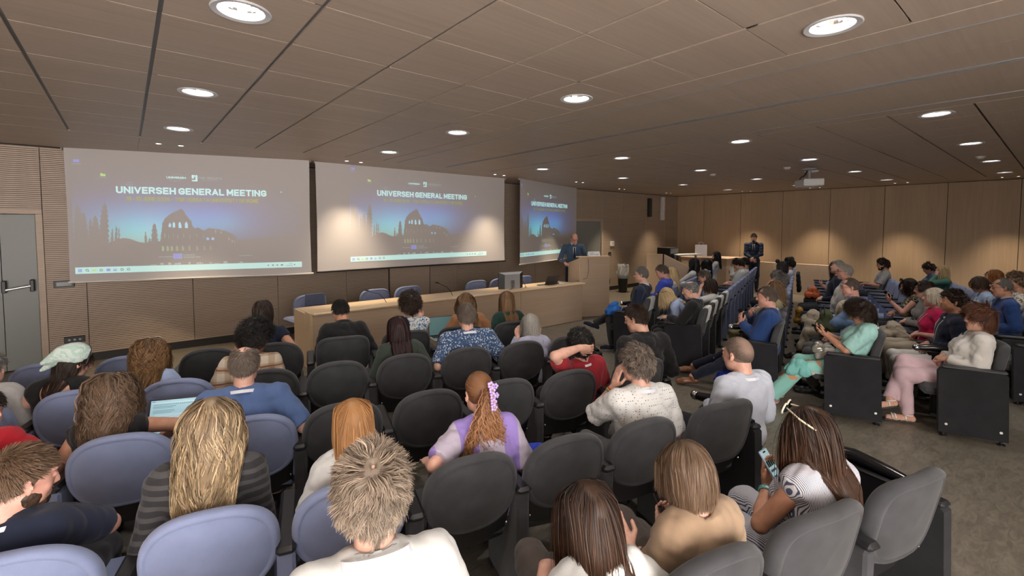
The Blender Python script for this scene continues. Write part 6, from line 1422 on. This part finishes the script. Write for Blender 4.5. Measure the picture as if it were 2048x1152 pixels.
pp('R1d', row='R1', s=10.545, top_z=1.272, hy=0.21, near=0, fem=True, hair='wavy', hc='black', ho=dict(vol=.03), top=c_('white'), sleeve=.7, arms='knee', lean=-13, label='person with black waves and white top, notebook on the knees')
pp('R1e', row='R1', s=12.257, top_z=1.092, hy=0.21, near=0, fem=True, hair='wavy', hc='black', top=c_('ivory'), arms='lap', lean=-13, look=-30, label='person with dark wavy hair in profile further along the first right-hand row')
pp('R1f', row='R1', s=13.578, top_z=1.293, hy=0.21, near=0, fem=True, hair='wavy', hc='black', top=c_('white'), arms='lap', lean=-13, look=20, label='person with long black hair at the far end before the side counter')
pp('R2a', row='R2', s=6.520, top_z=1.186, hy=0.21, near=1, hair='short', hc='bluegrey', cover='crown', top=c_('black'), suit=True, inner=c_('sky'), arms='lap', armL=((-.10, .50, .70), (-.6, -.5, -.4), (.3, 1, 0), (.3, 0, -.9), .6), lean=-3, nod=18, look=16, pants=c_('black'), label='elderly man with grey side hair in a black jacket at the aisle end')
pp('R2b', row='R2', s=6.724, top_z=1.075, hy=0.29, near=1, fem=True, hair='bob', hc='blond', ho=dict(L=.28), top=c_('sky'), arms='knee', lean=25, nod=38, look=6, sunglasses_up=nmat('brown frame', (.05, .03, .02), .3), pants=c_('black'), label='blond person with sunglasses on top bending forward in a light blue shirt')
pp('R2c', row='R2', s=7.680, top_z=1.082, hy=0.21, near=1, fem=True, hair='bob', hc='darkbrown', ho=dict(L=.20, vol=.025), top=c_('white'), sleeve=.7, armL='chin', armR='lap', lean=-9, nod=14, look=18, label='person with dark brown chin-length hair and a white blouse, hand at the face')
pp('R2d', row='R2', s=8.350, top_z=1.192, hy=0.25, near=1, hair='short', hc='greybrown', top=c_('sky'), collar=c_('sky'), glasses=BLK, arms='lap', lean=6, nod=22, look=10, skin='pink', label='man with glasses and a light blue shirt behind the dark-haired white blouse')
pp('R2e', row='R2', s=11.268, top_z=1.257, hy=0.22, near=1, hair='messy', hc='darkbrown', top=c_('white'), sleeve=.45, loose=.02, arms='lap', lean=-13, nod=34, label='young person with dark wavy hair and a white short-sleeved shirt looking down')
pp('R2f', row='R2', s=11.900, top_z=1.210, hy=0.21, near=0, hair='short', hc='black', top=c_('white'), arms='phone', skin='tan', lean=-13, armL=((-.10, .38, 1.02), (-.4, .2, -.9), (0, .1, 1), (.4, -.8, 0), .3), label='person in white with a hand raised beside the dark-haired youth')
pp('R3a', row='R3', s=6.060, top_z=1.226, hy=0.21, near=1, hair='short', hc='greybrown', ho=dict(vol=.006), cover='receding', top=c_('bluesuit'), suit=True, loose=.018, wide=1.16, look=6, armL=((-.06, .44, .80), (-.5, -.7, -.4), (.1, .3, .9), (.6, -.6, .2), .7), armR=((.08, .36, .88), (.6, -.3, -.7), (-.7, .1, .6), (-.2, -.9, 0), .7), lean=-6, nod=8, pants=cl('dark navy trousers', (.008, .010, .022)), skin='pink',
   legL=((-.20, .98, .10), (-.1, .4, 1), (-.3, 1, -.1)), legR=((.06, 1.0, .17), (.1, .4, 1), (-.4, 1, .0)), shoes=nmat('brown leather', (.17, .065, .028), .35), label='stout man in a bright blue suit with brown shoes, legs stretched into the aisle')
pp('R3b', row='R3', s=7.140, top_z=1.199, hy=0.21, near=1, fem=True, hair='straight', hc='goldbrown', ho=dict(L=.46, vol=.014), top=c_('khaki'), arms='knee', pants=c_('khaki'), lean=-9, nod=4, look=10, label='person with long brown hair behind the blue suit')
pp('R3c', row='R3', s=8.300, top_z=1.231, hy=0.21, near=1, fem=True, hair='messy', hc='grey', ho=dict(L=.10, lift=.3, vol=.03), top=c_('beige'), armL='chin', arms='lap', lean=-9, nod=8, look=18, label='person with thick swept silver grey hair in the third right-hand row')
pp('R3d', row='R3', s=10.200, top_z=1.297, hy=0.21, near=0, fem=True, hair='bob', hc='black', ho=dict(L=.20), bun=(0, .06, .13), top=c_('black'), arms='lap', lean=-6, nod=10, label='person with black hair rolled up at the front near the side wall')
pp('R3e', row='R3', s=11.900, top_z=1.250, hy=0.21, near=0, hair='messy', hc='black', top=c_('paleblue'), collar=c_('white'), arms='lap', lean=-13, look=-30, label='person with short black hair at the far end of the third right-hand row')
pp('R4a', row='R4', s=5.860, top_z=1.196, hy=0.31, near=2, fem=True, hair='curlyshort', hc='darkbrown', ho=dict(L=.15, g=.25, vol=.03), hn=2600, top=c_('mint'), sleeve=.42, loose=.018, wide=1.06, arms='lap', armL=((-.05, .50, .80), (-.5, -.5, -.6), (.1, .9, .4), (.4, -.5, .7), .7), armR=((.06, .50, .80), (.5, -.5, -.6), (-.1, .9, .4), (-.4, -.5, .7), .7), lean=-18, nod=24, look=8, lanyard=LAN, legL=((-.12, .98, .09), (0, .3, 1), (0, 1, 0)), legR=((.10, .94, .09), (0, .3, 1), (0, 1, 0)), pants=PAT['sunset'], flare=.03, shoes=nmat('rose leather', (.35, .20, .18), .5), sole=M_white, skin='tan', label='person with dark curls and a mint T-shirt looking at a phone, aisle end')
pp('R4b', row='R4', s=6.460, top_z=1.060, hy=0.21, near=1, fem=True, hair='bob', hc='platinum', ho=dict(L=.26), top=c_('denim'), armL='chin', armR='lap', lean=0, nod=30, label='platinum blond person in denim resting the face on one hand', pants=c_('grey'))
pp('R4c', row='R4', s=7.620, top_z=1.240, hy=0.21, near=1, hair='short', hc='greybrown', ho=dict(vol=.005, L=.02), cover='receding', top=c_('sky'), collar=c_('sky'), lanyard=LAN, glasses=RED_G, skin='pink', arms='lap', lean=-8, nod=14, look=10, cross='R', pants=c_('beige'), label='balding man with red glasses and a light blue shirt')
pp('R4d', row='R4', s=8.850, top_z=1.377, hy=0.24, near=1, hair='short', hc='silver', ho=dict(vol=.006, L=.02), top=c_('ivory'), arms='fold', glasses=BLK, skin='pink', lean=-8, nod=0, look=6, label='grey-haired man with glasses, ivory sweater and folded arms')
pp('R4e', row='R4', s=9.900, top_z=1.376, hy=0.30, near=0, hair='short', hc='silver', top=c_('navy'), arms='lap', lean=-9, nod=-4, look=12, label='grey-haired man with a dark jacket leaning back behind the folded arms')
pp('R4f', row='R4', s=10.800, top_z=1.291, hy=0.21, near=0, fem=True, hair='straight', hc='brown', top=c_('paleblue'), sleeve=.4, arms='phone', lean=-4, nod=10, label='person with straight brown hair and an orange bag on the lap')
pp('R5a', row='R5', s=5.960, top_z=1.175, hy=0.31, near=2, fem=True, hair='curlyshort', hc='auburn', ho=dict(L=.13, g=.25, vol=.028, curl=.008), hn=2600, top=c_('ivory'), loose=.016, suit=True, inner=c_('navy'), arms='lap', lean=-16, nod=4, look=12, cross='R', pants=c_('palepink'), shoes=M_white, sandals=True, skin='light', label='person with short auburn hair, ivory jacket, pink trousers and white sandals')
pp('R5b', row='R5', s=6.600, top_z=1.248, hy=0.27, near=1, hair='short', hc='darkbrown', ho=dict(L=.05, vol=.02), top=c_('navy'), loose=.018, lanyard=LAN, arms='lap', skin='tan', lean=-4, nod=-2, look=6, pants=c_('ivory'), label='dark-haired man in a navy sweater with a white lanyard and white trousers')
pp('R5c', row='R5', s=7.250, top_z=1.195, hy=0.28, near=1, fem=True, hair='bob', hc='platinum', ho=dict(L=.17, vol=.018), top=c_('fuchsia'), sleeve=.45, lanyard=LAN, arms='lap', skin='pink', lean=-2, nod=0, look=6, pants=c_('beige'), label='platinum blond person in a fuchsia top with a white lanyard')
pp('R5d', row='R5', s=8.000, top_z=1.221, hy=0.21, near=1, fem=True, hair='bob', hc='darkbrown', ho=dict(L=.14, vol=.02), top=c_('greypolo'), glasses=BLK, arms='lap', lean=0, look=6, label='person with short dark hair and glasses between fuchsia top and floral blouse')
pp('R5e', row='R5', s=8.750, top_z=1.171, hy=0.21, near=1, fem=True, hair='bob', hc='darkbrown', ho=dict(L=.26), top=PAT['darkfloral'], sleeve=.0, skin='pink', armL=((-.08, .50, .84), (-.5, -.5, -.6), (.1, .6, .8), (.4, -.7, .4), .6), armR='lap', lean=2, nod=16, look=8, sunglasses_up=M_black, label='person with dark hair and a dark floral sleeveless blouse raising a phone')
pp('R5f', row='R5', s=12.500, top_z=1.262, hy=0.21, near=1, hair='messy', hc='darkbrown', top=c_('greypolo'), sleeve=.42, loose=.016, skin='tan', beard='black', arms='type', lean=-10, nod=16, label='bearded man with wavy dark hair and grey polo shirt seated alone by the wall')
pp('R6a', row='R6', s=8.350, top_z=1.271, hy=0.29, near=1, hair='short', hc='grey', ho=dict(vol=.005, L=.018), cover='receding', glasses=BLK, top=c_('bluesuit'), suit=True, arms='lap', skin='tan', lean=-2, nod=8, look=8, label='grey-haired man with glasses and a dark blue suit near the right edge')
pp('R6b', row='R6', s=9.400, top_z=1.203, hy=0.21, near=1, fem=True, hair='bob', hc='brown', ho=dict(L=.16), top=PAT['bluestripe'], lanyard=LAN, arms='lap', lean=-0, nod=20, skin='tan', label='person with short brown hair and a pale blue striped shirt')
pp('R6c', row='R6', s=9.485, top_z=1.341, hy=0.22, near=0, fem=True, hair='bob', hc='ginger', ho=dict(L=.18), top=c_('brown'), arms='lap', lean=-13, label='ginger-haired person behind the grey-haired man in the blue suit')
pp('R6d', row='R6', s=8.700, top_z=1.370, hy=0.21, near=1, fem=True, hair='messy', hc='lightbrown', top=PAT['whitefloral'], arms='lap', lean=-13, skin='tan', label='person with short light brown hair and a white floral blouse at the right edge')
pp('R6e', row='R6', s=12.000, top_z=1.173, hy=0.21, near=0, fem=True, hair='straight', hc='blond', top=c_('jade'), armL='chin', arms='lap', lean=-6, nod=6, label='long blond person in jade green with a hand at the mouth near the side wall')
pp('R6f', row='R6', s=13.100, top_z=1.152, hy=0.21, near=0, fem=True, hair='messy', hc='brown', bun=(0, -.05, .13), top=c_('denim'), arms='lap', lean=-11, nod=30, label='person with brown hair in a topknot looking down near the side wall')
# standing people
pp('stand', at=(14.428, 6.019), face=112, turn=0, stand=True, top_z=1.756, hipz=.93, near=1, hair='short', hc='darkbrown', ho=dict(vol=.012), beard='darkbrown', top=c_('navysuit'), suit=True, tie=c_('black'), lean=0, nod=16, arms='lap',
   armR=((.01, .20, 1.0), (1, -.3, -.2), (-.5, .2, -.8), (0, -1, 0), .6), armL=((.0, .215, 1.02), (-1, -.3, -.2), (.5, .2, -.8), (0, -1, 0), .6), pants=c_('navysuit'), label='bearded man in a dark suit standing against the side wall with hands clasped')
pp('speaker', at=(7.809, 7.203), face=143, stand=True, top_z=1.820, hipz=1.0, near=1, hair='buzz', hc='grey', cover='bald', top=cl('steel blue suit', (.045, .085, .14)), suit=True, tie=c_('navy'), lean=6, nod=26, glasses=BLK, skin='pink', armR=((.24, .34, 1.14), (.5, -.8, -.3), (-.2, 1, -.2), (0, 0, -1), .3), armL=((-.20, .34, 1.15), (-.5, -.8, -.3), (.2, 1, -.2), (0, 0, -1), .3), pants=c_('navysuit'), label='bald speaker in a steel blue suit and tie reading at the lectern')

# ------------------------------------------------------------------ things people hold or keep with them
def place(o, M): o.matrix_basis = M @ o.matrix_basis if False else M
def phone(key, arm, label, lit=False, off=(0, 0, 0), up=None, face=None):
    root, K = KN[key]; sh, el, w, fd, pn, cu = K['arms'][arm]; c = w+fd*.085+pn*.030+np.array(off); y = nz_(fd if up is None else up); z = nz_(pn-y*(pn@y)) if face is None else nz_(np.array(face)-y*(np.array(face)@y)); x = np.cross(y, z); M = Matrix([[x[0], y[0], z[0], c[0]], [x[1], y[1], z[1], c[1]], [x[2], y[2], z[2], c[2]], [0, 0, 0, 1]])
    r = empty('phone'); r.matrix_basis = K['M'] @ M; tag(r, label, 'phone')
    b = MB(); b.box((-.036, -.075, -.004), (.036, .075, .004), 0, bev=.0035); b.build('case', M_blackgloss if not lit else nmat('pale blue case', (.30, .42, .60), .3), r)
    b = MB(); b.box((-.033, -.071, .004), (.033, .071, .0048)); b.build('screen', nmat('lit phone screen', (.3, .4, .42), .2, emit=(.42, .60, .64), estr=.55) if lit else nmat('dark phone screen', (.01, .01, .012), .1), r)
    if lit:
        b = MB()
        for k in range(4): b.box((-.031+.016*k, .0, .0048), (-.017+.016*k, .028, .0052), 0)
        b.box((-.028, -.022, .0048), (.020, -.012, .0052), 1); b.box((-.028, -.045, .0048), (.0, -.038, .0052), 1); b.box((-.012, .060, .0048), (.012, .067, .0052), 0); b.build('screen_content', [nmat('thumbnail dark green', (.04, .07, .04), .3), nmat('screen grey', (.15, .2, .2), .3)], r)
    return r
CAMP = None
phone('F4', 'L', 'phone with a lit screen of photos held by the pinstriped blouse', True, face=(.2, -.75, .6), up=(-.15, .55, .8))
phone('F3', 'L', 'dark phone held by the person in the tan T-shirt')
phone('B2', 'R', 'phone held by the man in the black suit before the desk')
phone('R3a', 'L', 'black phone held up by the stout man in blue')
phone('R4a', 'L', 'white phone held by the person in mint', False)
phone('R5e', 'L', 'black phone held by the person in the dark floral blouse')
phone('E1', 'R', 'phone beyond the arm of the blond person in sheer black')
def seat_loc(row, s, x, y, z): p, a = seatpos(row, s); return Matrix.Translation(p) @ Matrix.Rotation(a, 4, 'Z') @ Matrix.Translation((x, y, z)), a
M, a = seat_loc('D', -.9, .10, .66, .58); laptop(tuple(M.translation), a-.12, 'laptop with a lit text document on the lap of the curly-haired typist', 112, nmat('lit laptop screen', (.35, .5, .55), .3, emit=(.36, .58, .66), estr=.62), 1.0, lines=DOC)
M, a = seat_loc('B', 1.49, -.06, .60, .64); laptop(tuple(M.translation), a+.06, 'laptop with a dim green screen before the person in camel brown', 100, nmat('dim laptop screen', (.05, .09, .09), .3, emit=(.07, .13, .13), estr=.8), .98)
def softbag(name, label, cat, M, size, m, seed=0, strap=None, bits=None):
    r = empty(name); r.matrix_basis = M; tag(r, label, cat); F = Field((-size[0]-.08, -size[1]-.08, -.03), (size[0]+.08, size[1]+.08, size[2]*2+.08), .010); a_, b_, c_z = size; r_ = min(b_, c_z)*.62
    for yy in (-1, 1): F.cone((-a_+r_, yy*(b_-r_), r_*.8), r_, (a_-r_, yy*(b_-r_), r_*.8), r_, .03); F.cone((-a_*.75+r_, yy*(b_-r_)*.5, c_z*1.5), r_*.7, (a_*.75-r_, yy*(b_-r_)*.3, c_z*1.7), r_*.55, .05)
    F.ell((0, 0, c_z*.8), (a_*.8, b_*.7, c_z*.7), None, .04); F.wrinkle(.010, 38, seed); V, Q = F.arrays(); V[:, 2] = np.maximum(V[:, 2], 0); mesh_np('body', V, Q, m, r)
    if strap: b = MB(); b.tube([(size[0]*.7*math.cos(u), size[1]*.2, size[2]*1.7+.12*math.sin(u)) for u in [PI*j/10 for j in range(11)]], .006, 6); b.build('strap', strap, r, smooth='all')
    if bits:
        b = MB(); rs = np.random.RandomState(seed)
        for _ in range(5): q = rs.randn(3); q[2] = abs(q[2])+.8; q /= np.linalg.norm(q); b.ball((q[0]*size[0]*.9, q[1]*size[1]*.9, size[2]*.9+q[2]*size[2]*.85), .03, 6, 0, (1, .8, .5))
        b.build('crumpled_cloth', bits, r, smooth='all')
    return r
RB = nmat('royal blue cloth', (.01, .04, .42), .75)
softbag('blue_bag', 'royal blue cloth bag with pale cloths on an empty fourth-row seat', 'bag', seat_loc('E', 1.20, -.06, .34, .46)[0], (.14, .12, .11), RB, 3, None, c_('ivory'))
softbag('blue_bag', 'bright blue cloth bag on the lap of the grey-haired man in navy', 'bag', seat_loc('R1', 7.03, -.05, .60, .56)[0], (.16, .10, .09), nmat('bright blue cloth', (.01, .11, .42), .75), 4)
softbag('blue_bag', 'bright blue bag on the floor beside the stout man in blue', 'bag', seat_loc('R3', 6.02, -.02, .56, .0)[0], (.12, .16, .20), RB, 5, M_black)
softbag('orange_bag', 'orange bag on the knees of the straight brown-haired person by the wall', 'bag', seat_loc('R4', 10.8, 0, .55, .55)[0], (.20, .13, .10), nmat('orange nylon', (.50, .10, .015), .6), 6)
softbag('backpack', 'olive green backpack on the lap of the man with red glasses', 'backpack', seat_loc('R4', 7.3, 0, .45, .55)[0], (.16, .12, .14), nmat('olive canvas', (.055, .065, .025), .8), 7, M_black)
softbag('tote_bag', 'beige canvas tote on the knees beside the olive backpack', 'bag', seat_loc('R4', 7.85, 0, .58, .55)[0], (.18, .14, .09), c_('beige'), 8)
softbag('yellow_bag', 'mustard yellow bag standing between the third and fourth right-hand rows', 'bag', seat_loc('R3', 9.2, 0, -.12, .3)[0], (.09, .08, .14), nmat('mustard leather', (.38, .19, .02), .5), 9)
softbag('handbag', 'small silver sequinned handbag on the lap of the person in mint', 'handbag', seat_loc('R4', 5.86, .02, .56, .60)[0], (.08, .06, .045), nmat('silver sequins', (.40, .38, .33), .3, .6), 10)
softbag('folded_jacket', 'pale folded jacket on the lap of the person in mint', 'jacket', seat_loc('R4', 5.86, .06, .48, .54)[0], (.15, .11, .06), c_('ivory'), 11)
softbag('shawl', 'turquoise shawl draped over the knees of the person in mint', 'shawl', seat_loc('R4', 5.80, -.10, .74, .36)[0], (.045, .12, .085), nmat('turquoise cloth', (.17, .46, .42), .8), 12)
softbag('tote_bag', 'canvas tote heap on the knees of the fuchsia top', 'bag', seat_loc('R5', 7.7, 0, .58, .50)[0], (.20, .14, .09), c_('beige'), 13)
F = Field((-.3, -.12, -.02), (.3, .12, .55), .012)
for q in range(-3, 4): F.cone((q*.062, -.03, .04+.012*abs(q)), .040, (q*.052, 0, .44-.012*abs(q)), .032, .03)
F.wrinkle(.010, 30, 4); V, Q = F.arrays(); o = mesh_np('hanging_jacket', V, Q, c_('black')); o.matrix_basis = seat_loc('R3', 12.4, 0, -.06, .44)[0]; tag(o, 'black jacket hung over the wall end of the third right-hand row', 'jacket')
b = MB(); b.box((-.15, -.105, 0), (.15, .105, .012), 0, bev=.003); b.box((-.145, -.10, .012), (.145, .10, .014), 0); o = b.build('folder', nmat('grey brown folder', (.20, .17, .15), .6)); o.matrix_basis = seat_loc('R2', 6.58, 0, .56, .665)[0]; tag(o, 'closed grey folder on the lap of the elderly man in black', 'folder')
b = MB(); b.box((-.11, -.15, 0), (.11, .15, .012), 0, bev=.003); b.box((-.105, -.145, .012), (.105, .145, .014), 0); o = b.build('notebook', M_paper); o.matrix_basis = seat_loc('R1', 10.3, 0, .60, .64)[0]; tag(o, 'open white notebook on the knees of the person with black waves', 'notebook')
